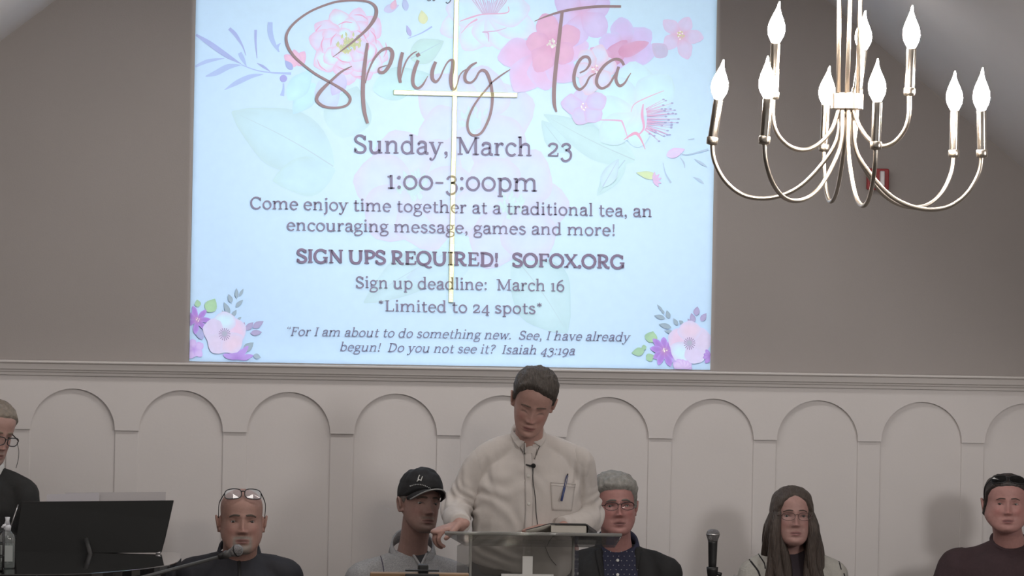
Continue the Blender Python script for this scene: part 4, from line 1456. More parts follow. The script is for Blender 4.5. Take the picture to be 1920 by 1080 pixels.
def hand(g, wrist, dirn, palm_n, size=1.0, curl=0.5, thumb_side=1, spread=0.06):
    """palm, four unequal bent fingers and a thumb; dirn = towards the fingertips, palm_n = out of the palm"""
    d, n = Vector(dirn).normalized(), Vector(palm_n)
    n = (n - d * n.dot(d)).normalized()
    sdir = d.cross(n) * thumb_side
    w = Vector(wrist)
    k = size
    P = [w - d * 0.015 * k, w + d * 0.02 * k, w + d * 0.055 * k, w + d * 0.088 * k]
    g.tube(P, [(0.027 * k, 0.020 * k), (0.033 * k, 0.017 * k), (0.041 * k, 0.015 * k), (0.040 * k, 0.012 * k)], 14, ref=sdir, rnd=True)
    for i, (o, L, r) in enumerate(((0.030, 0.072, 0.0092), (0.010, 0.080, 0.0095), (-0.010, 0.074, 0.0090), (-0.029, 0.058, 0.0080))):
        base = w + d * (0.080 - abs(o) * 0.15) * k + sdir * o * k
        fd = (d + sdir * o / 0.03 * spread).normalized()
        pts, rr = [base - fd * 0.02 * k, base], [r * k, r * 1.05 * k]
        ang, p = 0.0, base
        for f, c in ((0.44, 0.75), (0.31, 1.0), (0.25, 0.8)):
            ang += c * curl
            dd = fd * cos(ang) + n * sin(ang)
            p = p + dd * L * f * k
            pts.append(p)
            rr.append(r * k * (1 - 0.07 * len(pts)) * 1.1)
        limb(g, pts, rr, 10, 3)
    tb = w + d * 0.022 * k + sdir * 0.028 * k
    td = (d * 0.75 + sdir * 0.60 + n * 0.25).normalized()
    t2 = (d * 0.9 + sdir * 0.10 + n * 0.45).normalized()
    limb(g, [tb - td * 0.02 * k, tb + td * 0.018 * k, tb + td * 0.042 * k, tb + td * 0.042 * k + t2 * 0.030 * k], [0.013 * k, 0.0125 * k, 0.0108 * k, 0.0088 * k], 10, 3)


SKIN_N = 0


def body(parent, h, N, extra, base, lip, beard=None, blush=None, lid=1.0, ears=True, neck_r=0.056, core=True, sh=0.165, voxel=0.0030, L=0.55):
    """one continuous skin: head, neck, trunk, arms and hands"""
    global SKIN_N
    SKIN_N += 1
    g = G()
    h.shells(g, ears)
    h.lids(g, lid)
    nk = h.P(0, 0.020, -0.060)
    nf = N + Vector((0, 0.0, -0.03))
    g.tube([nk, nk * 0.5 + nf * 0.5, nf], [neck_r * h.s, neck_r * h.s * 0.98, neck_r * h.s * 1.15], 24)
    if core:
        g.tube([N + Vector((0, 0, -0.02)), N + Vector((0, 0, -0.10)), N + Vector((0, 0, -0.35)), N + Vector((0, 0, -L))], [(0.05, 0.045), (0.13, 0.075), (0.115, 0.08), (0.12, 0.085)], 20, ref=(1, 0, 0))
    extra(g)
    r = remesh(g, voxel, 2, 0.4)
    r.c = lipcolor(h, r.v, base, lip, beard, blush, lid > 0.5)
    m = mat('skin_%d' % SKIN_N, (1, 1, 1), 0.52, attr='Col', var=0.06, vscale=70, bump=0.06, bscale=240, spec=0.35, sss=0.0)
    return obj('body', r, m, parent, keepn=True)


def cloth(name, g, m, parent, voxel=0.008, sm=5, amp=0.003, freq=9, stretch=(1, 1, 1), spots=(), label=None):
    r = remesh(g, voxel, sm, 0.5)
    wrinkle(r, amp, freq, stretch, spots)
    o = obj(name, r, m, parent, keepn=True, label=label)
    return o, bvh(r)


def collar(h, N, m, parent, r=0.064, ry=0.062, top=0.040, drop=0.030, tip=0.050, gap=0.35, flare=0.016, tilt=0.35, stand=False, name='collar', yo=0.0):
    """a shirt collar round the neck base, open at the front"""
    vs, fs = [], []
    n = 40
    rows = ((r, 0.0, 0), (r * 1.0, 1.0, 0), (r + flare * 0.6, 0.95, 1), (r + flare, 0.3, 1), (r + flare * 1.5, -1.0, 1)) if not stand else ((r * 1.1, -0.4, 0), (r * 1.04, 0.4, 0), (r * 1.0, 1.0, 0), (r * 1.06, 1.02, 1), (r * 1.2, -0.5, 1))
    for i in range(n + 1):
        a = -pi + gap + (2 * pi - 2 * gap) * i / n                  # 0 = back of the neck
        f = (1 - cos(a)) / 2                                         # 0 back, 1 front
        ht = top * (1 - 0.35 * f)
        lo = drop * (1 - f) + tip * f ** 3 + drop * 0.6 * f * (1 - f)
        for rr, k, s_ in rows:
            zz = ht * k if k >= 0 else lo * k
            rx, ryy = rr, rr / r * ry
            x, y = rx * sin(a), ryy * cos(a) + yo
            vs.append(N + Vector((x, y, zz + 0.012 + tilt * y)))
    m_ = len(rows)
    for i in range(n):
        for j in range(m_ - 1):
            fs.append((i * m_ + j, i * m_ + j + 1, (i + 1) * m_ + j + 1, (i + 1) * m_ + j))
    return obj(name, G().add(vs, fs), m, parent, solid=0.0024)


def legs(parent, N, L, m_tr, m_sh, seat=True, stand_z=None):
    """trousers and shoes below the frame"""
    hp = N + Vector((0, 0, -L))
    g = G()
    for sx in (-1, 1):
        if seat:
            limb(g, [hp + Vector((sx * 0.075, 0.02, 0.02)), hp + Vector((sx * 0.11, -0.22, 0.02)), hp + Vector((sx * 0.12, -0.43, 0.01)), Vector((hp.x + sx * 0.12, hp.y - 0.44, 0.10))], [0.092, 0.084, 0.064, 0.050])
        else:
            limb(g, [hp + Vector((sx * 0.085, 0.0, 0.04)), hp + Vector((sx * 0.095, 0, -0.2)), Vector((hp.x + sx * 0.10, hp.y, hp.z * 0.5)), Vector((hp.x + sx * 0.10, hp.y + 0.01, 0.08))], [0.100, 0.092, 0.066, 0.055])
    if not seat:
        g.tube([hp + Vector((0, 0, -0.06)), hp + Vector((0, 0, 0.06))], [(0.17, 0.12), (0.172, 0.125)], 24, ref=(1, 0, 0), rnd=True)
    o, b = cloth('trousers', g, m_tr, parent, 0.012, 4, 0.004, 10)
    for sx in (-1, 1):
        x = hp.x + sx * (0.12 if seat else 0.10)
        y = hp.y - (0.44 if seat else 0.0)
        g = G().tube([(x, y + 0.07, 0.045), (x, y + 0.02, 0.06), (x, y - 0.08, 0.045), (x, y - 0.17, 0.028)], [(0.036, 0.042), (0.04, 0.055), (0.046, 0.042), (0.038, 0.025)], 14, ref=(1, 0, 0), rnd=True)
        obj('shoe', g, m_sh, parent)
    return o, b


m_black_tr = mat('charcoal_trousers', (0.035, 0.035, 0.04), 0.8, var=0.1, vscale=30, bump=0.1, bscale=200)
m_jeans = mat('dark_jeans', (0.05, 0.06, 0.09), 0.85, var=0.15, vscale=40, bump=0.1, bscale=300)
m_shoe = mat('black_leather', (0.02, 0.02, 0.022), 0.4)
m_lens = clear('spectacle_lens', (0.93, 0.93, 0.94), 0.02, 0.01)
m_darklens = clear('dark_lens', (0.10, 0.10, 0.10), 0.06, 0.03)
m_blackfr = mat('black_frame', (0.02, 0.02, 0.022), 0.3)


def foot(x, y):
    return Vector((x, y, 0.0))


# ------------------------------------------------------------------ the speaker
Y = -1.15
K = 1.065
h = Head(W(1000, 753, Y - 0.07), 0.925, yaw=-2, pitch=26, roll=10, jaw=1.0, wide=0.98)
N = W(990, 838, Y + 0.02)
man = thing('person', foot(N.x, N.y), 'standing man in a cream button-down shirt, looking down at the clear lectern', 'person')
SKIN, LIP = (0.43, 0.245, 0.195), (0.30, 0.125, 0.11)
m_shirt = mat('cream_cotton', (0.505, 0.465, 0.438), 0.82, var=0.03, vscale=14, bump=0.25, bscale=26, stretch=(1, 1, 0.6), sheen=0.1, spec=0.2)
LS, LE, LWR = W(905, 868, Y + 0.03), W(857, 955, Y + 0.02), W(862, 984, Y - 0.29)
RS, RE, RWR = W(1082, 868, Y + 0.03), W(1102, 966, Y + 0.06), W(1058, 990, Y - 0.155)


def ex(g):
    limb(g, [LS, LE, LWR], [0.046, 0.036, 0.026], 14)
    limb(g, [RS, RE, RWR], [0.046, 0.036, 0.026], 14)
    # his right hand grips the left end of the desk, his left lies under the book
    hand(g, LWR, (W(812, 998, Y - 0.315) - LWR), (-0.1, 0, -1), 0.95, 0.92, 1, 0.08)
    hand(g, RWR, (W(1000, 988, Y - 0.165) - RWR), (0, 0, -1), 0.93, 0.15, -1)


b = body(man, h, N, ex, SKIN, LIP, None, (0.44, 0.20, 0.165), lid=0.2, neck_r=0.055)
eyes(h, man, (0, -0.9))
m_br = mat('brown_hair_grey', (0.052, 0.041, 0.034), 0.62, var=0.45, vscale=55, stretch=(4, 1.5, 0.5), bump=0.8, bscale=70)
brows(h, man, mat('pale_brown_brow', (0.12, 0.08, 0.065), 0.8), 0.0028)
hlf = lambda a: np.interp(a, [-3.15, -2.4, -1.9, -1.62, -1.45, -1.2, -0.95, -0.55, -0.2, 0.1, 0.4, 0.7, 1.0, 1.25, 1.45, 1.62, 1.9, 2.4, 3.15],
                          [-0.070, -0.062, -0.030, -0.004, -0.014, 0.022, 0.052, 0.077, 0.081, 0.076, 0.067, 0.056, 0.040, 0.020, -0.012, -0.004, -0.030, -0.062, -0.070])
hs = hair_shell(h, hlf, lambda a, z: 0.010 + 0.012 * max(0, min(1, (z - 0.03) / 0.07)), 0.004, seed=1.5)
obj('hair', hs, m_br, man)
g = G()
for k in range(9):
    a = random.uniform(-0.6, 0.3)
    p0 = h.P(0.02 * a + random.uniform(-0.02, 0.015), -0.02 + random.uniform(-0.02, 0.02), 0.122)
    g.tube([p0, p0 + Vector((random.uniform(-0.008, 0.006), 0, 0.010)), p0 + Vector((random.uniform(-0.018, 0.012), 0, 0.017))], [0.0012, 0.0009, 0.0003], 5)
obj('hair_tuft', g, m_br, man)
g = G()
PX = lambda px, py, a, b_, dy=0.0: (*W(px, py, Y + 0.03 + dy), a * K, b_ * K)
S = spline([PX(974, 1066, 0.160, 0.124, -0.03), PX(976, 1054, 0.172, 0.132, -0.03), PX(984, 1000, 0.176, 0.130, -0.025), PX(989, 945, 0.180, 0.124, -0.015), PX(991, 900, 0.180, 0.116), PX(992, 872, 0.158, 0.10), PX(991, 853, 0.110, 0.082), PX(990, 838, 0.074, 0.068), PX(990, 822, 0.060, 0.060)], 4)
g.tube([Vector(q[:3]) for q in S], [(q[3], q[4]) for q in S], 32, ref=(1, 0, 0))
for x0_, x1_, x2_, x3_ in ((968, 938, 915, 900), (1013, 1044, 1066, 1082)):
    limb(g, [W(x0_, 838, Y + 0.03), W(x1_, 848, Y + 0.03), W(x2_, 862, Y + 0.03), W(x3_, 878, Y + 0.03)], [0.047, 0.053, 0.060, 0.058])
dg_ = Vector((0.6, 0, 0.8))
sp = [(LE, 0.13, 0.007, 26, Vector((0.5, 0, 0.86))), (RE, 0.13, 0.007, 26, Vector((-0.35, 0, 0.93))), (W(905, 905, Y), 0.12, 0.005, 22, Vector((0.95, 0, 0.3))), (W(1075, 905, Y), 0.12, 0.005, 22, Vector((0.95, 0, -0.3))),
      (W(920, 1010, Y - 0.1), 0.18, 0.005, 15, Vector((0.5, 0, 0.85))), (W(960, 900, Y - 0.1), 0.18, 0.004, 13, Vector((0.6, 0, 0.8)))]
so, sb = cloth('shirt', g, m_shirt, man, 0.0065, 4, 0.0065, 7, (1, 1, 0.55), sp)
slv = ([LS + Vector((0.022, 0, 0.018)), LS, W(883, 912, Y + 0.04), LE, W(855, 977, Y - 0.15), LWR + (LE - LWR) * 0.12], [RS + Vector((-0.022, 0, 0.018)), RS, W(1089, 915, Y + 0.05), RE, W(1088, 984, Y - 0.07), RWR + (RE - RWR) * 0.16])
for P_ in slv:
    gs = G()
    limb(gs, P_, [0.046, 0.058, 0.058, 0.054, 0.045, 0.036])
    cloth('sleeve', gs, m_shirt, man, 0.006, 4, 0.006, 8, (1, 1, 0.55), sp)
    e_, w_ = P_[-2], P_[-1]
    d_ = (w_ - e_).normalized()
    obj('cuff', G().tube([w_ - d_ * 0.012, w_ - d_ * 0.008, w_ + d_ * 0.034, w_ + d_ * 0.038], [0.034, 0.038, 0.036, 0.032], 24), m_shirt, man)
collar(h, N + Vector((-0.002, -0.004, 0.014)), m_shirt, man, r=0.0545, ry=0.057, top=0.044, drop=0.030, tip=0.050, gap=0.20, flare=0.006, tilt=0.40)
for q_ in ([(957, 801), (985, 829), (974, 841), (958, 820)], [(1022, 806), (999, 830), (1012, 839), (1023, 822)]):
    g = G()
    patch(g, sb, q_, 0.007, 8)
    obj('collar_point', g, m_shirt, man, solid=0.004)
g = G()
seam(g, sb, [(990, 850), (991, 900), (992, 950), (990, 1000), (988, 1046)], 0.030, 0.0022, 0.0012, 10)
obj('placket', g, m_shirt, man)
m_btn = mat('shirt_button', (0.52, 0.50, 0.46), 0.3)
for py in (893, 945, 1000, 1036):
    p, n_ = snap(sb, 991, py, 0.004)
    obj('button', G().lathe(p, n_, [(0.0055, -0.001), (0.0058, 0.0008), (0.004, 0.0014)], 14), m_btn, man)
g = G()
patch(g, sb, [(1032, 905), (1078, 908), (1071, 958), (1035, 957)], 0.0022, 10)
obj('chest_pocket', g, m_shirt, man, solid=0.0022)
g = G()
for pts in ([(1032, 905), (1078, 908)], [(1033, 910), (1077, 913)]):
    seam(g, sb, pts, 0.0025, 0.0012, 0.0036, 8)
obj('pocket_hem', g, m_shirt, man)
tr, tb = legs(man, W(974, 1062, Y + 0.01), 0.05, m_black_tr, m_shoe, seat=False)
m_belt = mat('brown_belt', (0.035, 0.022, 0.016), 0.45)
bp = W(976, 1066, Y + 0.0)
g = G().tube([bp + Vector((0, 0, z)) for z in (-0.016, -0.012, 0.012, 0.016)], [(0.176, 0.130), (0.178, 0.132), (0.178, 0.132), (0.176, 0.130)], 36, ref=(1, 0, 0))
obj('belt', g, m_belt, man)
g = G().box(bp + Vector((0.01, -0.134, 0)), (0.04, 0.006, 0.03))
obj('belt_buckle', g, m_nick, man, smooth=False, bevel=0.003)

# lapel microphone on the placket with its cable
m_blk = mat('black_plastic', (0.012, 0.012, 0.013), 0.45)
p, n_ = snap(sb, 1001, 874, 0.012)
mic = thing('lapel_microphone', p, 'small black lapel microphone with cable clipped to the cream shirt', 'microphone')
obj('windscreen', G().ell(p, (0.0085, 0.0085, 0.0085), None, 16, 10), mat('black_foam', (0.010, 0.010, 0.010), 0.95, bump=0.5, bscale=400), mic)
q, _ = snap(sb, 986, 873, 0.007)
obj('clip', G().tube([p, p * 0.5 + q * 0.5 + Vector((0, -0.003, -0.002)), q], [0.004, 0.0035, 0.0025], 8), m_blk, mic)
g = G()
seam(g, sb, [(1000, 877), (999, 890), (1001, 915), (1004, 940), (1005, 962), (1008, 985)], 0.0028, 0.0014, 0.003, 8)
seam(g, sb, [(1020, 1010), (1022, 1025), (1030, 1045), (1042, 1060)], 0.0026, 0.0013, 0.003, 8)
obj('cable', g, m_blk, mic)
# pen in the pocket
p, n_ = snap(sb, 1061, 893, 0.007)
q, _ = snap(sb, 1057, 914, 0.006)
pen = thing('pen', q, 'blue ballpoint pen clipped in the shirt pocket', 'pen')
m_pen = mat('blue_pen', (0.03, 0.05, 0.16), 0.3)
obj('barrel', G().tube([p, q, q + (q - p) * 1.2], 0.0042, 12), m_pen, pen)
obj('pen_clip', G().tube([p + Vector((0, -0.005, 0)), q + Vector((0, -0.006, 0))], 0.0012, 8), m_nick, pen)
obj('push_button', G().tube([p, p + (p - q).normalized() * 0.008], 0.0025, 8), m_blk, pen)

# ------------------------------------------------------------------ seated people
def seated(px, py, y, label):
    N = W(px, py, y)
    return N, thing('person', foot(N.x, N.y), label, 'person', 'people seated against the arcaded wall')


def arms_lap(N, sh=0.165, sl=0.055, out=0.075, L=0.56):
    """shoulder, elbow, wrist of both arms, hands resting on the thighs"""
    r = []
    for sx in (-1, 1):
        S_0 = N + Vector((sx * sh, 0, -sl - 0.03))
        E_0 = N + Vector((sx * (sh + out), -0.03, -0.34))
        W_0 = N + Vector((sx * (sh - 0.03), -0.27, -L + 0.13))
        r.append((S_0, E_0, W_0, sx))
    return r


def arm_skin(g, A):
    for S_0, E_0, W_0, sx in A:
        limb(g, [S_0, E_0, W_0], [0.044, 0.035, 0.026], 12)
        hand(g, W_0, (-0.3 * sx, -0.9, -0.25), (0, 0, -1), 0.95, 0.35, -sx)


def sleeves(g, A, r=(0.060, 0.054, 0.050, 0.038), cuff=0.10):
    for S_0, E_0, W_0, sx in A:
        limb(g, [S_0, S_0 * 0.5 + E_0 * 0.5 + Vector((sx * 0.008, 0, 0)), E_0, W_0 + (E_0 - W_0) * cuff], r)


# bald man with a grey goatee, glasses pushed up on his head
N, man = seated(448, 1046, -0.52, 'bald man with grey goatee and glasses pushed up on his head, wearing a dark vest')
h = Head(W(453, 977, -0.60), 1.02, yaw=2, pitch=-3, roll=0, jaw=1.10, wide=1.0, nose=1.1, cheek=0.3)
A = arms_lap(N, 0.172, 0.040, 0.0)
body(man, h, N, lambda g: arm_skin(g, A), (0.40, 0.225, 0.175), (0.28, 0.125, 0.11), ((0.235, 0.21, 0.185), 'goatee'), (0.40, 0.185, 0.15), neck_r=0.064)
eyes(h, man, (0, -0.25))
m_gb = mat('grey_brown_brow', (0.10, 0.075, 0.062), 0.8)
brows(h, man, m_gb, 0.0034)
glasses(h, man, m_blackfr, clear('clear_lens', (0.92, 0.93, 0.95), 0.12, 0.01, 0.22, (0.7, 0.75, 0.8)), up=(-0.078, 0.100, -26), w=0.030, hh=0.020, dx=0.036, thick=0.0018, sq=3.2)
m_mar = mat('maroon_knit', (0.075, 0.022, 0.030), 0.9, bump=0.2, bscale=260)
g = G()
torso(g, N, 0.185, 0.120, 0.175, 0.185, 0.56, 0.172, 0.040, 0.066, 0.02)
sleeves(g, A)
cloth('shirt', g, m_mar, man, 0.009, 4, 0.003, 9)
m_vest = mat('navy_quilted_vest', (0.020, 0.020, 0.027), 0.75, var=0.1, vscale=30, bump=0.25, bscale=30)
g = G()
torso(g, N + Vector((0, 0, 0.004)), 0.200, 0.138, 0.19, 0.20, 0.52, 0.176, 0.042, 0.068, 0.02, 0.066)
vo, vb = cloth('vest', g, m_vest, man, 0.008, 4, 0.004, 8)
collar(h, N + Vector((0, 0.004, 0.002)), m_vest, man, r=0.071, ry=0.072, top=0.030, drop=0.02, tip=0.03, gap=0.45, stand=True, tilt=0.45)
g = G()
seam(g, vb, [(448, 1052), (449, 1068), (449, 1100)], 0.012, 0.002, 0.001, 6)
obj('zip', g, m_blk, man)
legs(man, N, 0.56, m_jeans, m_shoe)

# man in the black cap
N, man = seated(770, 1044, -0.55, 'man in a black cap and light grey quarter zip pullover beside the lectern')
h = Head(W(788, 943, -0.63), 0.93, yaw=20, pitch=-3, roll=4, jaw=0.98, wide=0.99, nose=1.1)
A = arms_lap(N, 0.172, 0.058, 0.055)
body(man, h, N, lambda g: arm_skin(g, A), (0.36, 0.215, 0.175), (0.25, 0.115, 0.10), ((0.16, 0.115, 0.095), 'moustache'), (0.37, 0.185, 0.155), neck_r=0.058)
eyes(h, man, (0.15, 0))
brows(h, man, m_gb, 0.0036)
m_cap = mat('black_cap_cloth', (0.016, 0.016, 0.018), 0.85, bump=0.15, bscale=300)
m_capg = mat('grey_cap_trim', (0.30, 0.30, 0.29), 0.8)
cp = hair_shell(h, lambda a: np.interp(abs(a), [0, 0.7, 1.3, 2.0, 3.15], [0.050, 0.040, 0.018, 0.012, 0.008]), lambda a, z: 0.010 + 0.010 * max(0, cos(a)) * max(0, min(1, (z - 0.04) / 0.05)) + 0.010 * max(0, min(1, (z - 0.07) / 0.04)), 0.0008, seed=4, soft=0.006)
capo = obj('cap', cp, m_cap, man)
cb = bvh(cp)


def brim_pt(t, u):
    """t -1..1 across, u 0..1 outwards"""
    a = t * 1.15
    x = 0.083 * sin(a) * (1 - 0.06 * u)
    y0 = -0.102 * cos(a) + 0.008
    y = y0 - 0.072 * u * max(0, 1 - t * t) ** 0.45
    z = 0.054 - 0.036 * t * t + 0.002 * u - 0.012 * u * t * t
    return h.P(x, y, z)


n1, n2 = 24, 8
g = G().add([brim_pt(2 * i / n1 - 1, j / n2) for i in range(n1 + 1) for j in range(n2 + 1)], [(i * (n2 + 1) + j, i * (n2 + 1) + j + 1, (i + 1) * (n2 + 1) + j + 1, (i + 1) * (n2 + 1) + j) for i in range(n1) for j in range(n2)])
br = obj('brim', g, m_cap, capo, solid=0.004)
obj('brim_edge', G().tube([brim_pt(t, 1.0) for t in np.linspace(-0.97, 0.97, 30)], 0.0030, 8), m_capg, capo, label='light grey brim edge')
m_emb = mat('white_embroidery', (0.62, 0.62, 0.60), 0.8)
g = G()
for pts, w_ in (([(784, 902), (785, 896), (787, 891)], 0.0042), ([(782, 903), (786, 900), (790, 902)], 0.0042), ([(789, 902), (791, 897), (792, 894)], 0.0034)):
    seam(g, cb, pts, w_, 0.0015, 0.002, 4)
obj('emblem', g, m_emb, capo, label='small white emblem')
g = G()
for k in range(13):
    x = 769 + 3.05 * k
    yb = 914.0 - 5.6 * sin(pi * min(1, k / 13 + 0.12)) + 0.1 * k
    seam(g, cb, [(x, yb), (x + 1.9, yb - 0.3)], 0.0042 if k % 3 else 0.0055, 0.0012, 0.0018, 2)
obj('embroidered_words', g, mat('grey_embroidery', (0.33, 0.33, 0.32), 0.8), capo)
m_side = mat('short_grey_hair', (0.16, 0.14, 0.125), 0.8, bump=0.4, bscale=120, var=0.2, vscale=90)
obj('hair', hair_shell(h, lambda a: np.interp(abs(a), [0, 1.05, 1.3, 1.5, 1.62, 1.9, 2.5, 3.15], [0.09, 0.07, 0.010, -0.015, 0.0, -0.035, -0.06, -0.065]), lambda a, z: 0.005, 0.001, seed=9), m_side, man)
m_hea = mat('heather_grey_knit', (0.31, 0.31, 0.315), 0.9, var=0.22, vscale=260, bump=0.22, bscale=40)
g = G()
torso(g, N, 0.198, 0.125, 0.182, 0.19, 0.56, 0.178, 0.056, 0.064, 0.0, 0.066)
sleeves(g, A, (0.066, 0.060, 0.054, 0.042))
po_, pb_ = cloth('pullover', g, m_hea, man, 0.0075, 4, 0.004, 9, (1, 1, 0.7), [(A[0][0] + Vector((0.04, -0.05, -0.08)), 0.12, 0.004, 20, Vector((0.8, 0, 0.5)))])
m_tee = mat('charcoal_tee', (0.045, 0.045, 0.05), 0.9, bump=0.1, bscale=300)
g = G()
patch(g, pb_, [(762, 1016), (806, 1018), (790, 1058), (786, 1058)], 0.004, 10)
obj('undershirt', g, m_tee, man, solid=0.002)
collar(h, N + Vector((0.006, 0.0, 0.004)), m_hea, man, r=0.074, ry=0.072, top=0.040, drop=0.02, tip=0.05, gap=0.55, stand=True, tilt=0.62)
g = G()
seam(g, pb_, [(759, 1014), (772, 1036), (787, 1060)], 0.011, 0.004, 0.003, 6)
seam(g, pb_, [(810, 1016), (800, 1036), (789, 1060)], 0.011, 0.004, 0.003, 6)
obj('zip_facing', g, mat('pale_zip', (0.40, 0.40, 0.40), 0.7), man)
g = G()
seam(g, pb_, [(700, 1023), (711, 1036), (717, 1055), (720, 1072)], 0.004, 0.0012, 0.001, 8)
obj('raglan_seam', g, mat('dark_seam', (0.10, 0.09, 0.13), 0.9), man)
legs(man, N, 0.56, m_jeans, m_shoe)

# grey haired man in the black jacket
N, man = seated(1158, 1034, -0.50, 'grey haired man with dark rimmed glasses in a black jacket and dotted navy shirt')
h = Head(W(1154, 949, -0.57), 0.94, yaw=2, pitch=-5, roll=-2, jaw=1.06, wide=1.02, nose=1.05, cheek=0.5)
A = arms_lap(N, 0.168, 0.060, 0.05)
body(man, h, N, lambda g: arm_skin(g, A), (0.42, 0.205, 0.175), (0.27, 0.115, 0.105), None, (0.42, 0.155, 0.135), neck_r=0.060)
eyes(h, man, (0, -0.15))
m_grey = mat('silver_grey_hair', (0.235, 0.225, 0.205), 0.65, var=0.25, vscale=70, stretch=(1, 1, 0.4), bump=0.5, bscale=90)
brows(h, man, mat('grey_brow', (0.14, 0.12, 0.105), 0.8), 0.0036)
obj('hair', hair_shell(h, lambda a: np.interp(abs(a + 0.1), [0, 0.5, 0.85, 1.1, 1.35, 1.5, 1.62, 1.9, 2.4, 3.2], [0.060, 0.058, 0.050, 0.030, 0.0, -0.022, -0.008, -0.035, -0.065, -0.07]),
    lambda a, z: 0.010 + 0.012 * max(0, min(1, (z - 0.02) / 0.08)) + 0.006 * max(0, -sin(a)) * max(0, min(1, (z - 0.03) / 0.03)), 0.004, seed=6), m_grey, man)
glasses(h, man, mat('dark_red_frame', (0.030, 0.012, 0.014), 0.3), m_lens, z=-0.003, w=0.026, hh=0.0155, thick=0.0013, heavy_top=1.6, sq=2.7)
m_dot = mat('navy_shirt', (0.018, 0.020, 0.048), 0.8, bump=0.1, bscale=200)
g = G()
torso(g, N, 0.182, 0.118, 0.175, 0.185, 0.56, 0.165, 0.058, 0.064, 0.01)
so_, sb_ = cloth('shirt', g, m_dot, man, 0.008, 4, 0.002, 9)
m_fleck = mat('white_fleck', (0.30, 0.30, 0.33), 0.8)
g = G()
for r_ in range(8):
    for c_ in range(9):
        px_, py_ = 1120 + 10 * c_ + (5 if r_ % 2 else 0), 1026 + 8.5 * r_
        p, n_ = snap(sb_, px_, py_, 0.0012)
        g.lathe(p, n_, [(0.0022, -0.0005), (0.0022, 0.0006)], 6)
tag(obj('dots', g, m_fleck, man), kind='stuff')
for py in (1051, 1078):
    p, n_ = snap(sb_, 1158, py, 0.003)
    obj('button', G().lathe(p, n_, [(0.0058, -0.001), (0.006, 0.0012), (0.004, 0.002)], 14), mat('pale_button', (0.6, 0.6, 0.58), 0.3), man)
collar(h, N + Vector((0, 0, 0.004)), m_dot, man, r=0.068, ry=0.066, top=0.036, drop=0.02, tip=0.050, gap=0.42, flare=0.014, tilt=0.5)
m_jack = mat('black_jacket_wool', (0.0135, 0.0135, 0.0145), 0.85, bump=0.12, bscale=200)
g = G()
for sx in (-1, 1):
    c0 = N + Vector((sx * 0.105, 0.0, 0))
    S = spline([(*(c0 + Vector((sx * 0.012, 0, -0.44))), 0.100, 0.130), (*(c0 + Vector((0, 0, -0.35))), 0.100, 0.140), (*(c0 + Vector((0, 0, -0.18))), 0.098, 0.136), (*(c0 + Vector((-sx * 0.004, 0.005, -0.085))), 0.078, 0.112), (*(c0 + Vector((-sx * 0.035, 0.012, -0.03))), 0.046, 0.076)], 4)
    g.tube([Vector(q[:3]) for q in S], [(q[3], q[4]) for q in S], 24, ref=(1, 0, 0), rnd=True)
    g.tube([N + Vector((sx * 0.066, 0.02, -0.012)), N + Vector((sx * 0.12, 0.005, -0.042)), N + Vector((sx * 0.178, 0, -0.082))], [0.032, 0.052, 0.070], 16, rnd=True)
g.tube([N + Vector((0, 0.055, 0.0)), N + Vector((0, 0.075, -0.1)), N + Vector((0, 0.07, -0.46))], [(0.08, 0.03), (0.15, 0.06), (0.16, 0.07)], 18, ref=(1, 0, 0), rnd=True)
sleeves(g, A, (0.070, 0.062, 0.056, 0.044), 0.2)
jo, jb = cloth('jacket', g, m_jack, man, 0.0075, 4, 0.003, 8)
g = G()
seam(g, jb, [(1122, 1030), (1124, 1050), (1130, 1085)], 0.028, 0.004, 0.002, 6)
seam(g, jb, [(1196, 1028), (1194, 1050), (1188, 1085)], 0.028, 0.004, 0.002, 6)
obj('lapel', g, m_jack, man)
legs(man, N, 0.56, m_black_tr, m_shoe)

# woman with long brown hair
N, man = seated(1487, 1040, -0.52, 'woman with long brown hair and thin glasses in a cream striped cardigan')
h = Head(W(1485, 968, -0.58), 0.93, yaw=0, pitch=-5, roll=0, jaw=0.99, wide=1.0, nose=0.9, cheek=0.7, chin=0.9)
A = arms_lap(N, 0.145, 0.060, 0.055)
body(man, h, N, lambda g: arm_skin(g, A), (0.43, 0.245, 0.205), (0.32, 0.135, 0.125), None, (0.42, 0.195, 0.17), neck_r=0.049, ears=False)
eyes(h, man, (0, -0.2))
m_lh = mat('long_brown_hair', (0.062, 0.045, 0.036), 0.5, var=0.35, vscale=50, stretch=(6, 2, 0.5), bump=0.6, bscale=60)
brows(h, man, mat('brown_brow', (0.07, 0.048, 0.04), 0.8), 0.0022)
glasses(h, man, mat('thin_brown_frame', (0.09, 0.05, 0.045), 0.3, metal=0.5), m_lens, z=-0.004, w=0.026, hh=0.0155, thick=0.0011, sq=2.8, heavy_top=1.3)
g = hair_shell(h, lambda a: np.interp(abs(a), [0, 0.25, 0.55, 0.8, 1.0, 1.2, 3.15], [0.076, 0.070, 0.052, 0.020, -0.02, -0.085, -0.10]), lambda a, z: 0.006 + (0.002 if abs(a) > 0.12 else 0.0) + 0.015 * max(0, min(1, (0.060 - z) / 0.10)), 0.002, seed=12, soft=0.012)
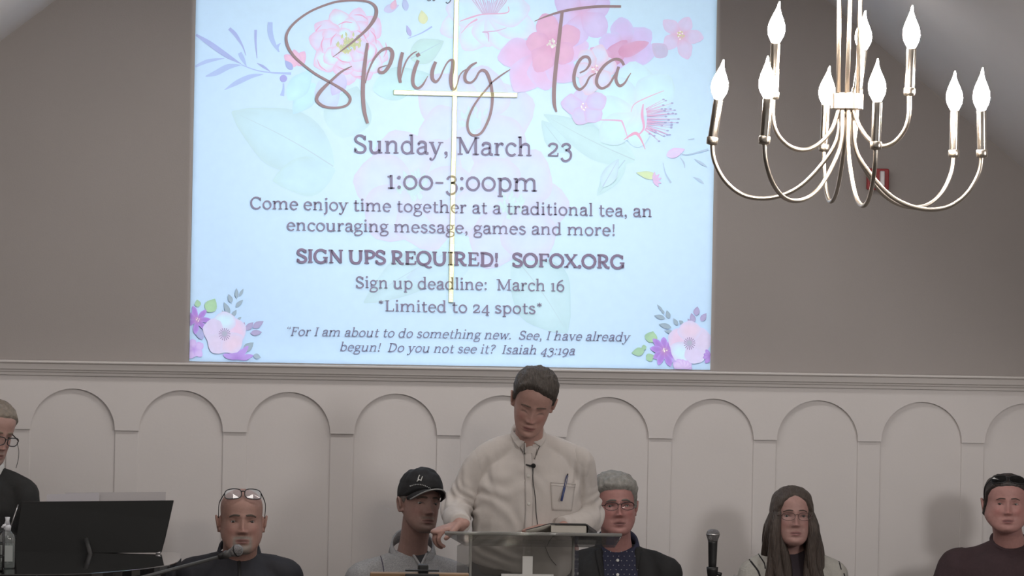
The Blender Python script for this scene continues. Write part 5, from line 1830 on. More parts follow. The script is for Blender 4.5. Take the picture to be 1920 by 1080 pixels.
for sx in (-1, 1):
    for k in range(26):
        t = k / 25
        a0 = sx * (0.75 + 1.6 * t)
        r0 = 0.082
        top_ = h.P(0.058 * sin(a0), -0.066 * cos(a0) + 0.006, 0.078 - 0.01 * t)
        mid = h.P(sx * (0.082 + 0.005 * random.random()) if t > 0.2 else sx * (0.075 + 0.03 * t), -0.062 + 0.125 * t, -0.040)
        low = N + Vector((sx * (0.040 + 0.062 * random.random() * (1 if t < 0.7 else 0.8)), -0.085 + 0.150 * t - (0.035 if t < 0.5 else 0), -0.02 - 0.02 * random.random()))
        end = N + Vector((sx * (0.026 + 0.105 * random.random()), -0.135 + 0.04 * random.random() if t < 0.6 else 0.13, -0.17 - 0.08 * random.random()))
        tip_ = end + Vector((sx * random.uniform(-0.02, 0.02), -0.005, -0.06))
        S = spline([top_, mid, low, end, tip_], 6)
        rr = [min(1.0, 0.25 + i / 8) * (0.010 + 0.010 * sin(pi * min(1, i / (len(S) - 1) * 0.75 + 0.12))) * (1 - 0.75 * max(0, i / (len(S) - 1) - 0.75) * 4 * 0.9) for i in range(len(S))]
        g.tube([Vector(q) for q in S], [(r_ * 1.1, r_ * 0.7) for r_ in rr], 7, ref=(1, 0, 0), rnd=True)
obj('hair', g, m_lh, man)
m_card = mat('cream_cardigan_knit', (0.40, 0.385, 0.35), 0.9, var=0.06, vscale=60, bump=0.3, bscale=130)
m_dtop = mat('dark_plum_top', (0.035, 0.025, 0.032), 0.85, bump=0.1, bscale=200)
g = G()
torso(g, N, 0.160, 0.112, 0.150, 0.175, 0.56, 0.145, 0.055, 0.056, 0.01, 0.052)
cloth('top', g, m_dtop, man, 0.008, 4, 0.002, 9)
g = G()
for sx in (-1, 1):
    c0 = N + Vector((sx * 0.098, 0.005, 0))
    S = spline([(*(c0 + Vector((sx * 0.012, 0, -0.44))), 0.095, 0.128), (*(c0 + Vector((sx * 0.006, 0, -0.35))), 0.094, 0.134), (*(c0 + Vector((0, 0, -0.18))), 0.085, 0.130), (*(c0 + Vector((-sx * 0.004, 0.005, -0.085))), 0.066, 0.104), (*(c0 + Vector((-sx * 0.035, 0.012, -0.03))), 0.040, 0.070)], 4)
    g.tube([Vector(q[:3]) for q in S], [(q[3], q[4]) for q in S], 24, ref=(1, 0, 0), rnd=True)
    g.tube([N + Vector((sx * 0.058, 0.02, -0.012)), N + Vector((sx * 0.10, 0.005, -0.040)), N + Vector((sx * 0.15, 0, -0.080))], [0.032, 0.048, 0.062], 16, rnd=True)
g.tube([N + Vector((0, 0.055, 0.0)), N + Vector((0, 0.07, -0.1)), N + Vector((0, 0.065, -0.46))], [(0.07, 0.03), (0.13, 0.06), (0.15, 0.07)], 18, ref=(1, 0, 0), rnd=True)
sleeves(g, A, (0.066, 0.062, 0.058, 0.046), 0.2)
co_, cbv = cloth('cardigan', g, m_card, man, 0.0075, 4, 0.004, 8)
m_str = mat('black_stripe', (0.018, 0.016, 0.018), 0.9)
for pts, w_ in (([(1414, 1025), (1424, 1042), (1433, 1056), (1435, 1066)], 0.005), ([(1400, 1043), (1412, 1058), (1422, 1072), (1428, 1090)], 0.007), ([(1563, 1033), (1572, 1050), (1577, 1068)], 0.005), ([(1582, 1075), (1586, 1090)], 0.007)):
    g = G()
    seam(g, cbv, pts, w_, 0.0015, 0.001, 6)
    obj('stripe', g, m_str, man)
legs(man, N, 0.56, m_jeans, m_shoe)

# woman at the right edge with sunglasses on her head
N, man = seated(1893, 1012, -0.48, 'woman in a dark plum sweater with sunglasses pushed up on her tied back hair')
h = Head(W(1887, 944, -0.56), 0.91, yaw=-9, pitch=-2, roll=0, jaw=1.10, wide=1.12, nose=0.9, cheek=1.0, chin=0.85)
A = arms_lap(N, 0.195, 0.085, 0.075)
body(man, h, N, lambda g: arm_skin(g, A), (0.46, 0.235, 0.20), (0.31, 0.12, 0.115), None, (0.47, 0.18, 0.155), neck_r=0.062)
eyes(h, man, (-0.35, 0.05))
m_dh = mat('dark_brown_hair', (0.030, 0.022, 0.020), 0.45, var=0.3, vscale=60, bump=0.4, bscale=90, stretch=(1, 3, 1))
brows(h, man, mat('dark_brow', (0.07, 0.046, 0.04), 0.8), 0.0022)
obj('hair', hair_shell(h, lambda a: np.interp(abs(a), [0, 0.5, 0.85, 1.15, 1.4, 1.55, 1.9, 2.5, 3.15], [0.070, 0.066, 0.052, 0.025, -0.015, -0.045, -0.06, -0.085, -0.095]), lambda a, z: 0.009, 0.002, seed=15), m_dh, man)
g = G().ell(h.P(0, 0.118, 0.02), (0.035, 0.03, 0.04), None, 16, 10)
obj('hair_bun', g, m_dh, man)
glasses(h, man, m_blackfr, m_darklens, up=(-0.072, 0.103, -38), w=0.032, hh=0.020, dx=0.037, thick=0.0022, sq=2.8)
m_plum = mat('dark_plum_sweater', (0.044, 0.024, 0.028), 0.9, var=0.1, vscale=30, bump=0.2, bscale=150)
g = G()
torso(g, N + Vector((0, 0, -0.012)), 0.235, 0.155, 0.235, 0.24, 0.58, 0.200, 0.080, 0.050, 0.03, 0.078)
sleeves(g, A, (0.082, 0.076, 0.066, 0.046))
cloth('sweater', g, m_plum, man, 0.009, 5, 0.004, 7)
ng = []
for k in range(40):
    a = 2 * pi * k / 40
    ng.append(N + Vector((0.070 * sin(a), 0.072 * cos(a) - 0.006, -0.006 + 0.45 * (0.074 * cos(a)))))
obj('neckband', G().tube(ng, 0.008, 10, closed=True), m_plum, man)
legs(man, N, 0.58, m_jeans, m_shoe)

# pianist at the left edge
N = W(-38, 882, -0.42)
man = thing('person', foot(N.x, N.y), 'grey haired pianist in dark glasses and a black sweater, standing behind the piano', 'person')
h = Head(W(-16, 808, -0.52), 0.97, yaw=38, pitch=16, roll=6, jaw=1.0, wide=1.0)
LSp, LEp, LWp = N + Vector((-0.17, 0, -0.09)), N + Vector((-0.22, -0.06, -0.30)), N + Vector((-0.13, -0.21, -0.225))
RSp, REp, RWp = N + Vector((0.165, -0.02, -0.09)), N + Vector((0.19, -0.05, -0.30)), N + Vector((0.05, -0.20, -0.225))


def ex2(g):
    for a_, b_, c_, s_ in ((LSp, LEp, LWp, -1), (RSp, REp, RWp, 1)):
        limb(g, [a_, b_, c_], [0.044, 0.036, 0.027], 12)
        hand(g, c_, (0, -0.98, -0.02), (0, 0, -1), 0.93, 0.22, -s_)


body(man, h, N, ex2, (0.44, 0.26, 0.21), (0.30, 0.14, 0.12), ((0.30, 0.22, 0.19), 'moustache'), (0.45, 0.21, 0.17), neck_r=0.057)
eyes(h, man, (0, -0.3))
brows(h, man, mat('fair_brow', (0.20, 0.15, 0.11), 0.8), 0.0034)
obj('hair', hair_shell(h, lambda a: np.interp(abs(a), [0, 0.4, 0.8, 1.05, 1.3, 1.5, 1.62, 1.9, 2.4, 3.2], [0.072, 0.070, 0.058, 0.035, 0.005, -0.02, -0.005, -0.035, -0.065, -0.07]), lambda a, z: 0.008, 0.002, seed=21), mat('sandy_grey_hair', (0.22, 0.185, 0.15), 0.7, var=0.2, vscale=80, bump=0.5, bscale=100), man)
fr = glasses(h, man, m_blackfr, m_lens, z=-0.006, w=0.027, hh=0.0165, thick=0.0019, sq=3.0)
obj('glasses_cord', G().tube([Vector(q) for q in spline([W(32, 830, -0.46), W(35, 845, -0.44), W(34, 862, -0.42), W(30, 878, -0.42)], 5)], 0.0011, 6), m_blk, man)
g = G()
torso(g, N, 0.185, 0.120, 0.17, 0.18, 0.58, 0.165, 0.055, 0.062, 0.0)
for a_, b_, c_ in ((LSp, LEp, LWp), (RSp, REp, RWp)):
    limb(g, [a_, a_ * 0.5 + b_ * 0.5, b_, c_ + (b_ - c_) * 0.1], [0.060, 0.056, 0.052, 0.040])
m_bsw = mat('black_sweater_knit', (0.020, 0.020, 0.020), 0.9, bump=0.15, bscale=150, var=0.1, vscale=30)
cloth('sweater', g, m_bsw, man, 0.008, 4, 0.004, 8)
collar(h, N + Vector((0.004, -0.004, 0.004)), mat('white_shirt_collar', (0.62, 0.62, 0.60), 0.8), man, r=0.066, ry=0.064, top=0.034, drop=0.02, tip=0.035, gap=0.45, tilt=0.5)
legs(man, N, 0.58, m_black_tr, m_shoe, seat=False)

# ================================================================== CHAIRS
m_upl = mat('dark_maroon_upholstery', (0.055, 0.030, 0.034), 0.9, var=0.15, vscale=90, bump=0.3, bscale=250)
m_grau = mat('charcoal_upholstery', (0.050, 0.046, 0.050), 0.9, var=0.15, vscale=90, bump=0.3, bscale=250)
m_chr = mat('grey_metal_frame', (0.42, 0.41, 0.41), 0.3, metal=1.0)


def chair(x, y, label, up, seat=0.385):
    """upholstered stacking chair facing the congregation; y = line of its back"""
    t = thing('stacking_chair', (x, y, 0), label, 'chair', 'stacking chairs along the arcaded wall')
    w = 0.46
    g = G()
    g.box((x, y - 0.25, seat - 0.03), (w, 0.46, 0.06))
    obj('seat', g, up, t, smooth=False, bevel=0.02)
    pts = [(0, 0.52), (0.012, 0.70), (0.026, 0.86), (0.034, 0.955)]
    vs, fs = [], []
    prof_ = []
    for dy, z in pts:
        hw = w / 2 - 0.012 - (0.035 if z > 0.95 else 0.006 if z > 0.85 else 0)
        prof_.append((dy, z, hw))
    nx_ = 9
    for side in (0, 1):
        for dy, z, hw in prof_:
            for i in range(nx_):
                u = 2 * i / (nx_ - 1) - 1
                vs.append((x + hw * u, y + dy + 0.02 * (1 - u * u) * (1 if side else 1) - (0.045 if side == 0 else 0.0), z + (0.018 * (1 - u ** 4) if z > 0.95 else 0)))
    m4 = len(prof_) * nx_
    for side in (0, 1):
        for i in range(len(prof_) - 1):
            for j in range(nx_ - 1):
                a = side * m4 + i * nx_ + j
                fs.append((a, a + 1, a + nx_ + 1, a + nx_))
    for i in range(len(prof_) - 1):
        for j in (0, nx_ - 1):
            a = i * nx_ + j
            fs.append((a, a + nx_, a + nx_ + m4, a + m4))
    for i in (0, len(prof_) - 1):
        for j in range(nx_ - 1):
            a = i * nx_ + j
            fs.append((a, a + 1, a + 1 + m4, a + m4))
    obj('backrest', G().add(vs, fs), up, t, smooth='auto', bevel=0.008)
    for sx in (-1, 1):
        xx = x + sx * (w / 2 - 0.002)
        obj('leg', G().tube([(xx, y - 0.44, seat - 0.05), (xx, y - 0.46, 0.0)], 0.0115, 10), m_chr, t)
        obj('leg', G().tube([Vector(q) for q in spline([(xx, y + 0.06, 0.0), (xx, y + 0.0, 0.36), (xx, y + 0.002, 0.60), (xx - sx * 0.004, y + 0.022, 0.88), (xx - sx * 0.03, y + 0.032, 0.955)], 6)], 0.0115, 10), m_chr, t)
        obj('seat_rail', G().tube([(xx, y - 0.44, seat - 0.06), (xx, y + 0.0, seat - 0.06)], 0.0105, 10), m_chr, t)
    return t


def cpx(px, y):
    return W(px, 1060, y).x


chair(cpx(450, -0.29), -0.28, 'chair under the bald man in the dark vest', m_upl)
chair(cpx(756, -0.30), -0.30, 'maroon chair back showing beside the man in the black cap', m_upl)
chair(cpx(1162, -0.27), -0.26, 'chair under the grey haired man in the black jacket', m_upl)
chair(cpx(1479, -0.30), -0.30, 'charcoal chair back showing beside the long haired woman', m_grau)
chair(cpx(1890, -0.24), -0.22, 'chair under the woman in the dark plum sweater', m_upl)

# ================================================================== LECTERN
m_acr = clear('clear_acrylic', (0.80, 0.80, 0.79), 0.03, 0.04, 0.07, (0.55, 0.53, 0.50))
m_acr_e = clear('acrylic_edge', (0.62, 0.64, 0.63), 0.10, 0.08, 0.35, (0.50, 0.49, 0.46))
YF, YK = -1.65, -1.33
FL, FR_ = W(834, 997, YF), W(1166, 1000, YF)
BL, BR = W(872, 1019, YK), W(1152, 1021, YK)
zf, zb_ = (FL.z + FR_.z) / 2, (BL.z + BR.z) / 2
FL.z = FR_.z = zf
BL.z = BR.z = zb_
lx = (FL.x + FR_.x) / 2
lect = thing('lectern', (lx, -1.47, 0), 'clear acrylic lectern with a tilted desk and white cross on its front', 'lectern')
up_n = (FR_ - FL).cross(BL - FL).normalized()
if up_n.z < 0:
    up_n = -up_n
obj('desk', G().prism([FL, FR_, BR, BL], -up_n * 0.010), m_acr, lect, smooth=False, label='tilted clear desk')
obj('desk_edge', G().tube([FL - up_n * 0.005, FR_ - up_n * 0.005], [(0.0058, 0.004)] * 2, 10, ref=(0, 0, 1)), m_acr_e, lect)
obj('desk_lip', G().prism([BL, BR, BR + up_n * 0.028, BL + up_n * 0.028], Vector((0, 0.008, 0.002))), m_acr, lect, smooth=False)
# front panel and two splayed sides
xa, xb = W(884, 1050, -1.51).x, W(1072, 1050, -1.51).x
zt_ = zf - 0.035
obj('front_panel', G().box(((xa + xb) / 2, -1.51, zt_ / 2 + 0.02), (xb - xa, 0.010, zt_ - 0.04)), m_acr, lect, smooth=False)
for x_, s_ in ((xa, -1), (xb, 1)):
    obj('side_panel', G().prism([(x_, -1.512, 0.03), (x_, -1.512, zt_), (x_ + s_ * 0.03, -1.37, zt_ - 0.035), (x_ + s_ * 0.03, -1.37, 0.03)], (0.010 * s_, 0, 0)), m_acr, lect, smooth=False)
    obj('panel_edge', G().tube([(x_ + s_ * 0.004, -1.520, 0.03), (x_ + s_ * 0.004, -1.520, zt_)], 0.0045, 8), m_acr_e, lect)
obj('base', G().box((lx, -1.46, 0.015), (0.50, 0.38, 0.03)), m_acr, lect, smooth=False, bevel=0.004)
m_wc = mat('white_cross_panel', (0.66, 0.65, 0.63), 0.5)
c0, c1 = W(980, 1043, -1.525), W(999, 1043, -1.525)
h0, h1 = W(940, 1076, -1.525), W(1038, 1076, -1.525)
wv = c1.x - c0.x
g = G().prism([(c0.x, -1.518, c0.z), (c1.x, -1.518, c0.z), (c1.x, -1.518, h0.z), (h1.x, -1.518, h0.z), (h1.x, -1.518, h0.z - wv), (c1.x, -1.518, h0.z - wv), (c1.x, -1.518, c0.z - 0.36), (c0.x, -1.518, c0.z - 0.36),
               (c0.x, -1.518, h0.z - wv), (h0.x, -1.518, h0.z - wv), (h0.x, -1.518, h0.z), (c0.x, -1.518, h0.z)], (0, -0.008, 0))
obj('white_cross', g, m_wc, lect, smooth=False)

# open book on the desk
dn = (BL - FL).normalized()
exx = (FR_ - FL).normalized()


def desk(u, v, w_):
    """u metres along the front edge, v metres down the slope, w_ above the desk"""
    return FL + exx * u + dn * v + up_n * (w_ + 0.003)


U0 = (W(1028, 995, YF).x - FL.x)
UW = W(1096, 995, YF).x - W(1028, 995, YF).x
bk = thing('book', desk(U0 + UW / 2, 0.1, 0.0), 'black covered book with pale page edges lying open on the lectern desk', 'book')
m_cov = mat('black_leatherette', (0.016, 0.015, 0.016), 0.5, bump=0.1, bscale=200)
m_pag = mat('page_edges', (0.50, 0.47, 0.42), 0.85, var=0.06, vscale=300, stretch=(0.1, 0.1, 8))
T_b = 0.026
g = G()
B8 = lambda u0, u1, v0, v1, w0, w1: g.add([desk(u, v, w_) for u in (u0, u1) for v in (v0, v1) for w_ in (w0, w1)], [(0, 1, 3, 2), (4, 6, 7, 5), (0, 4, 5, 1), (2, 3, 7, 6), (0, 2, 6, 4), (1, 5, 7, 3)])
B8(U0, U0 + UW - 0.003, 0.052, 0.228, 0.0035, 0.0035 + T_b)
obj('page_block', g, m_pag, bk, smooth=False, bevel=0.002)
g = G()
prof_ = [(-0.010, 0.0), (UW * 0.5, 0.0), (UW - 0.002, 0.0), (UW + 0.004, 0.004), (UW + 0.0055, 0.0035 + T_b * 0.5), (UW + 0.003, T_b + 0.003), (UW - 0.004, T_b + 0.0065), (UW * 0.4, T_b + 0.0065), (0.0, T_b + 0.006)]
vs, fs = [], []
for u, w_ in prof_:
    for v in (0.048, 0.232):
        for dw in (0.0, 0.003):
            k = (w_ / (T_b + 0.006))
            sx = 0.003 if 2 <= prof_.index((u, w_)) <= 6 and dw else 0
            vs.append(desk(U0 + u, v, w_ + (dw if k > 0.5 or u < UW - 0.003 else 0)))
for i in range(len(prof_) - 1):
    a = i * 4
    for p_, q_ in ((0, 1), (1, 3), (3, 2), (2, 0)):
        fs.append((a + p_, a + q_, a + 4 + q_, a + 4 + p_))
obj('cover', G().add(vs, fs), m_cov, bk, smooth=False, solid=0.002)
g = G()
fl = [(0.012, T_b + 0.006), (-0.010, T_b + 0.004), (-0.035, T_b - 0.004), (-0.062, T_b - 0.011), (-0.088, 0.008)]
vs, fs = [], []
for u, w_ in fl:
    for v in (0.052, 0.226):
        vs.append(desk(U0 + u, v, w_))
for i in range(len(fl) - 1):
    fs.append((2 * i, 2 * i + 1, 2 * i + 3, 2 * i + 2))
obj('turned_leaf', G().add(vs, fs), m_pag, bk, solid=0.003)
g = G()
g.tube([Vector(q) for q in spline([desk(U0 + u, 0.050, w_ + 0.003) for u, w_ in fl], 4)], 0.0017, 8)
obj('ribbon_edge', g, m_cov, bk)

# ================================================================== WOODEN STAND in front of the capped man
m_wood = mat('light_oak', (0.28, 0.175, 0.095), 0.5, var=0.18, vscale=9, stretch=(0.6, 6, 6), bump=0.05, bscale=60)
YW = -1.95
w0, w1 = W(694, 1071, YW), W(879, 1073, YW)
zc_ = (w0.z + w1.z) / 2
ws = thing('music_stand', ((w0.x + w1.x) / 2, YW, 0), 'light oak music stand in front of the man in the cap', 'music stand')
mx_ = (w0.x + w1.x) / 2
Rt = Matrix.Rotation(radians(12), 3, 'X')
obj('desk_board', G().box((mx_, YW + 0.03, zc_ - 0.15), (w1.x - w0.x, 0.018, 0.30), Rt), m_wood, ws, smooth=False, bevel=0.003)
obj('ledge', G().box((mx_, YW - 0.01, zc_ - 0.29), (w1.x - w0.x, 0.05, 0.018)), m_wood, ws, smooth=False, bevel=0.003)
obj('post', G().tube([(mx_, YW + 0.03, 0.05), (mx_, YW + 0.03, zc_ - 0.20)], [0.022, 0.018], 14), m_wood, ws)
for k in range(3):
    a = 2 * pi * k / 3 + 0.5
    obj('foot', G().tube([(mx_, YW + 0.03, 0.07), (mx_ + 0.13 * cos(a), YW + 0.03 + 0.13 * sin(a), 0.045), (mx_ + 0.24 * cos(a), YW + 0.03 + 0.24 * sin(a), 0.016)], [0.018, 0.016, 0.014], 10), m_wood, ws)
# black clip holder at its top
k0, k1 = W(785, 1060, YW - 0.02), W(804, 1060, YW - 0.02)
ch = thing('clip_holder', ((k0.x + k1.x) / 2, YW - 0.01, zc_), 'black clamp with a flat crossbar on top of the oak music stand', 'clamp')
kx_ = (k0.x + k1.x) / 2
obj('jaw', G().box((kx_, YW + 0.012, k0.z - 0.03), (k1.x - k0.x, 0.045, 0.062)), m_blk, ch, smooth=False, bevel=0.004)
b0, b1 = W(760, 1070, YW - 0.035), W(824, 1071, YW - 0.035)
obj('crossbar', G().box(((b0.x + b1.x) / 2, YW - 0.02, (b0.z + b1.z) / 2), (b1.x - b0.x, 0.012, 0.0055)), m_blk, ch, smooth=False, bevel=0.0015)
obj('plate', G().box(((b0.x + b1.x) / 2, YW - 0.030, b0.z - 0.030), (b1.x - b0.x, 0.010, 0.040)), m_blk, ch, smooth=False, bevel=0.003)

# ================================================================== MICROPHONES ON STANDS
m_mesh = mat('steel_mic_grille', (0.30, 0.29, 0.29), 0.38, metal=0.9, bump=0.8, bscale=420)
ym = -0.95
mt = W(1337, 992, ym)
st_ = thing('microphone_stand', (mt.x, ym, 0), 'straight black stand holding an upright vocal microphone beside the long haired woman', 'stand')
za = W(1337, 1064, ym).z
obj('pole', G().tube([(mt.x, ym, 0.02), (mt.x, ym, za - 0.05)], 0.010, 14), m_blk, st_)
obj('base', G().lathe((mt.x, ym, 0.0), (0, 0, 1), [(0.125, 0.0), (0.125, 0.018), (0.03, 0.035), (0.015, 0.05)], 36), m_blk, st_, smooth='auto')
obj('mic_clip', G().tube([(mt.x, ym, za - 0.055), (mt.x, ym, za - 0.01), (mt.x, ym, za + 0.002)], [0.014, 0.0205, 0.0215], 20), m_blk, st_)
obj('clip_screw', G().tube([(mt.x + 0.012, ym, za - 0.02), (mt.x + 0.034, ym, za - 0.026)], [0.006, 0.008], 10), m_blk, st_)
mi = thing('microphone', (mt.x, ym, za), 'black vocal microphone with a steel ball grille standing upright in its clip', 'microphone')
z_ = lambda py: W(1337, py, ym).z
obj('handle', G().lathe((mt.x, ym, 0), (0, 0, 1), [(0.0130, za - 0.03), (0.0150, za + 0.02), (0.0172, z_(1018)), (0.0180, z_(1013.5))], 24), m_blk, mi)
obj('grille', G().lathe((mt.x, ym, 0), (0, 0, 1), [(0.0180, z_(1014)), (0.0205, z_(1010)), (0.0240, z_(1005)), (0.0246, z_(1003)), (0.0246, z_(1001)), (0.0228, z_(997)), (0.017, z_(993.5)), (0.008, z_(992)), (0.001, z_(991.8))], 28), m_mesh, mi)
obj('grille_band', G().lathe((mt.x, ym, 0), (0, 0, 1), [(0.0250, z_(1003.2)), (0.0256, z_(1002.0)), (0.0250, z_(1000.8))], 28), m_chr, mi)

yb = -1.9
bm0, bm1, bm2 = W(262, 1084, yb), W(345, 1062, yb), W(416, 1043, yb)
bs_ = thing('boom_stand', (bm0.x - 0.12, yb, 0), 'dark boom stand reaching in front of the bald man', 'stand')
piv = bm0 + (bm0 - bm2).normalized() * 0.16
obj('boom_arm', G().tube([piv - (bm2 - bm0).normalized() * 0.25, bm2], 0.0062, 12), mat('dark_grey_boom', (0.055, 0.055, 0.055), 0.4), bs_)
obj('upright', G().tube([(piv.x, yb + 0.02, 0.02), (piv.x, yb + 0.02, piv.z)], 0.011, 12), m_blk, bs_)
obj('clutch', G().ell((piv.x, yb + 0.01, piv.z), (0.022, 0.022, 0.022), None, 16, 10), m_blk, bs_)
for k in range(3):
    a = 2 * pi * k / 3 + 0.4
    obj('leg', G().tube([(piv.x, yb + 0.02, 0.22), (piv.x + 0.30 * cos(a), yb + 0.02 + 0.30 * sin(a), 0.012)], 0.008, 10), m_blk, bs_)
obj('mic_clip', G().tube([bm2 - (bm2 - bm0).normalized() * 0.01, W(427, 1039, yb)], [0.009, 0.0145], 16), m_blk, bs_)
m2 = thing('microphone', W(432, 1038, yb), 'silver headed microphone on the boom before the bald man', 'microphone')
mb_, mc_, md_ = W(420, 1042, yb), W(437, 1035, yb - 0.03), W(456, 1028, yb - 0.05)
obj('handle', G().tube([mb_, mc_], [0.010, 0.0145], 18), mat('worn_grey_body', (0.14, 0.14, 0.14), 0.4, metal=0.4), m2)
ax = (md_ - mc_).normalized()
obj('grille', G().lathe(mc_, ax, [(0.0135, -0.004), (0.017, 0.003), (0.0205, 0.012), (0.0205, 0.019), (0.0175, 0.028), (0.010, 0.035), (0.002, 0.037)], 24), m_mesh, m2)
obj('grille_band', G().lathe(mc_, ax, [(0.0207, 0.013), (0.0213, 0.0155), (0.0207, 0.018)], 24), m_blk, m2)

# ================================================================== PIANO at the left
m_pia = mat('black_piano_lacquer', (0.008, 0.008, 0.008), 0.09, coat=1.0, spec=0.6)
zp = W(338, 1057, -1.18).z
tp = lambda px, y: Vector((W(px, 1050, y).x, y, zp))
outline = [tp(-80, -0.66), tp(334, -0.66), tp(340, -0.80), tp(336, -1.0), tp(326, -1.16), tp(300, -1.30), tp(230, -1.50), tp(120, -1.66), tp(-80, -1.70)]
outline = [Vector(q) for q in spline(outline[1:], 5)] + [outline[0]]
cx_ = sum((p.x for p in outline)) / len(outline)
pia = thing('piano', (tp(120, -1.1).x, -1.1, 0), 'black lacquered piano with its panel raised in front of the pianist', 'piano')
obj('top', G().prism(outline, (0, 0, -0.025)), m_pia, pia, smooth=False, bevel=0.003)
inn = [Vector((cx_ + (p.x - cx_) * 0.90, -1.15 + (p.y + 1.15) * 0.95, p.z - 0.025)) for p in outline]
obj('case', G().prism(inn, (0, 0, -0.42)), m_pia, pia, smooth=False)
for x_, y_ in ((tp(-50, -1.5).x, -1.5), (tp(-50, -0.8).x, -0.8), (tp(290, -0.95).x, -0.95)):
    obj('leg', G().tube([(x_, y_, 0.0), (x_, y_, 0.05), (x_, y_, zp - 0.44)], [0.03, 0.038, 0.055], 14), m_pia, pia)
# raised panel, thin slab leaning a little to the back
yp = -0.74
q4 = [W(40, 941, yp + 0.03), W(326, 938.5, yp + 0.03), W(318, 975, yp + 0.02), W(310, 1010, yp + 0.01), W(303, 1036, yp), W(26, 1039, yp)]
m_mpan = mat('satin_black_panel', (0.009, 0.0092, 0.009), 0.42, spec=0.25)
obj('raised_panel', G().prism(q4, (0, 0.016, 0)), m_mpan, pia, smooth=False, bevel=0.002, label='raised black music panel')
m_prop = mat('dark_grey_prop', (0.020, 0.020, 0.020), 0.5)
obj('prop_stick', G().tube([W(161, 1009, yp - 0.02), W(167, 1030, yp - 0.04), W(171, 1046, yp - 0.06)], [(0.009, 0.004)] * 3, 10, ref=(1, 0, 0)), m_prop, pia)
obj('panel_edge_strip', G().tube([W(34, 946, yp + 0.01), W(19, 992, yp - 0.01)], 0.0028, 8), m_chr, pia, label='pale metal strip')
obj('hinge', G().tube([W(98, 1041.5, yp - 0.02), W(115, 1042.5, yp - 0.02)], 0.003, 8), m_chr, pia)
obj('hinge', G().tube([W(292, 1037, yp - 0.02), W(302, 1036, yp - 0.02)], 0.0035, 8), m_chr, pia)
# sheet music standing on the panel's inner side
m_pap = mat('sheet_music_paper', (0.50, 0.48, 0.51), 0.8)
m_pap2 = mat('sheet_music_paper_grey', (0.47, 0.445, 0.45), 0.8)
for a_, b_, c_, d_, dy, mm, lb in (((88, 927), (186, 924), (186, 1000), (82, 1000), 0.050, m_pap, 'sheet music page behind the raised piano panel, farther from the bald man'),
                                   ((122, 923.5), (311, 922), (309, 1000), (122, 1000), 0.062, m_pap2, 'wide sheet music page behind the raised piano panel, nearer the bald man')):
    g = G().prism([W(*a_, yp + dy), W(*b_, yp + dy), W(*c_, yp + dy), W(*d_, yp + dy)], (0, 0.002, 0))
    o = obj('sheet_music', g, mm, None, smooth=False, loc=W(*d_, yp + dy))
    tag(o, lb, 'sheet music', 'sheet music on the piano')

# ================================================================== SANITISER AND WIRE CADDY on the piano
m_bot = clear('clear_bottle_plastic', (0.78, 0.80, 0.80), 0.10, 0.05, 0.18, (0.55, 0.58, 0.57))
m_gel = clear('clear_gel', (0.72, 0.78, 0.76), 0.06, 0.05, 0.25, (0.40, 0.45, 0.43))
m_pump = mat('white_pump', (0.62, 0.63, 0.66), 0.35)
ybt = -1.45
bx = W(13, 1030, ybt)
bt = thing('sanitizer_bottle', (bx.x, ybt, zp), 'clear pump bottle of hand sanitizer with white pump, beside the raised piano panel', 'bottle')
zz = lambda py: W(13, py, ybt).z
zbase = zp + 0.001
zsh = zz(1000)
g = G().tube([(bx.x, ybt, z) for z in (zbase, zbase + 0.004, zsh - 0.02, zsh - 0.006, zsh + 0.010, zsh + 0.016)], [(0.024, 0.020), (0.0275, 0.023), (0.0275, 0.023), (0.024, 0.020), (0.011, 0.011), (0.010, 0.010)], 28, ref=(1, 0, 0))
obj('bottle_body', g, m_bot, bt)
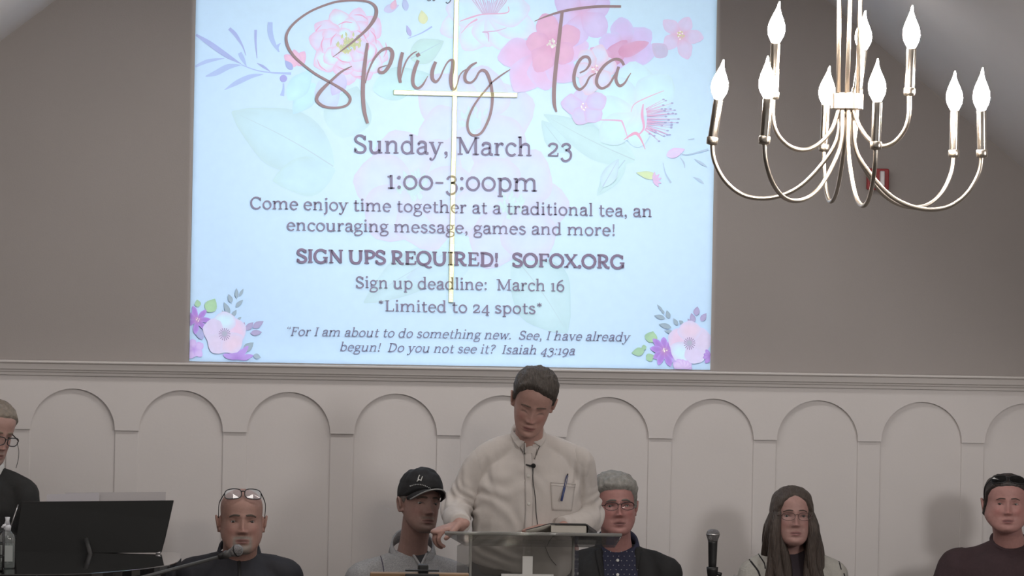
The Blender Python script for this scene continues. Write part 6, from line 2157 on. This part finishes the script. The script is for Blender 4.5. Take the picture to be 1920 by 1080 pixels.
g = G().tube([(bx.x, ybt, z) for z in (zbase + 0.003, zbase + 0.006, zsh - 0.035)], [(0.021, 0.017), (0.0245, 0.020), (0.0245, 0.020)], 24, ref=(1, 0, 0))
obj('gel', g, m_gel, bt)
obj('label', G().box((bx.x + 0.002, ybt - 0.0236, (zbase + zsh) / 2 - 0.008), (0.038, 0.0012, 0.055)), mat('pale_label', (0.40, 0.43, 0.42), 0.5), bt, smooth=False)
obj('pump_collar', G().lathe((bx.x, ybt, 0), (0, 0, 1), [(0.0125, zsh + 0.010), (0.0130, zsh + 0.024), (0.009, zsh + 0.030), (0.0045, zsh + 0.034), (0.0045, zz(982))], 20), m_pump, bt)
obj('pump_head', G().tube([(bx.x - 0.001, ybt, zz(984)), (bx.x, ybt, zz(976)), (bx.x, ybt, zz(969.5))], [(0.011, 0.010), (0.0065, 0.0065), (0.0085, 0.0085)], 16), m_pump, bt)
obj('nozzle', G().tube([(bx.x, ybt, zz(983)), (bx.x - 0.012, ybt - 0.012, zz(985)), (bx.x - 0.018, ybt - 0.016, zz(989))], [0.005, 0.0045, 0.0035], 10), m_pump, bt)
# wire caddy half outside the picture
m_wire = mat('black_wire', (0.020, 0.020, 0.020), 0.5)
wx0, wx1 = W(-40, 1030, ybt - 0.06).x, W(7.5, 1030, ybt - 0.06).x
cy = ybt - 0.06
cad = thing('wire_caddy', ((wx0 + wx1) / 2, cy, zp), 'black wire caddy on the piano in front of the sanitizer bottle', 'caddy')
z0_, z1_ = zp + 0.002, W(0, 993, cy).z
for xx in (wx0, wx1):
    for yy in (cy, cy - 0.07):
        obj('corner_wire', G().tube([(xx, yy, z0_), (xx, yy, z1_)], 0.0026, 8), m_wire, cad)
for z_r in np.linspace(z0_ + 0.003, z1_, 4):
    obj('hoop', G().tube([(wx0, cy, z_r), (wx1, cy, z_r), (wx1, cy - 0.07, z_r), (wx0, cy - 0.07, z_r)], 0.002, 8, closed=True, ref=(0, 0, 1)), m_wire, cad)
obj('tray', G().box(((wx0 + wx1) / 2, cy - 0.035, zp + 0.004), (wx1 - wx0, 0.07, 0.003)), m_wire, cad, smooth=False)
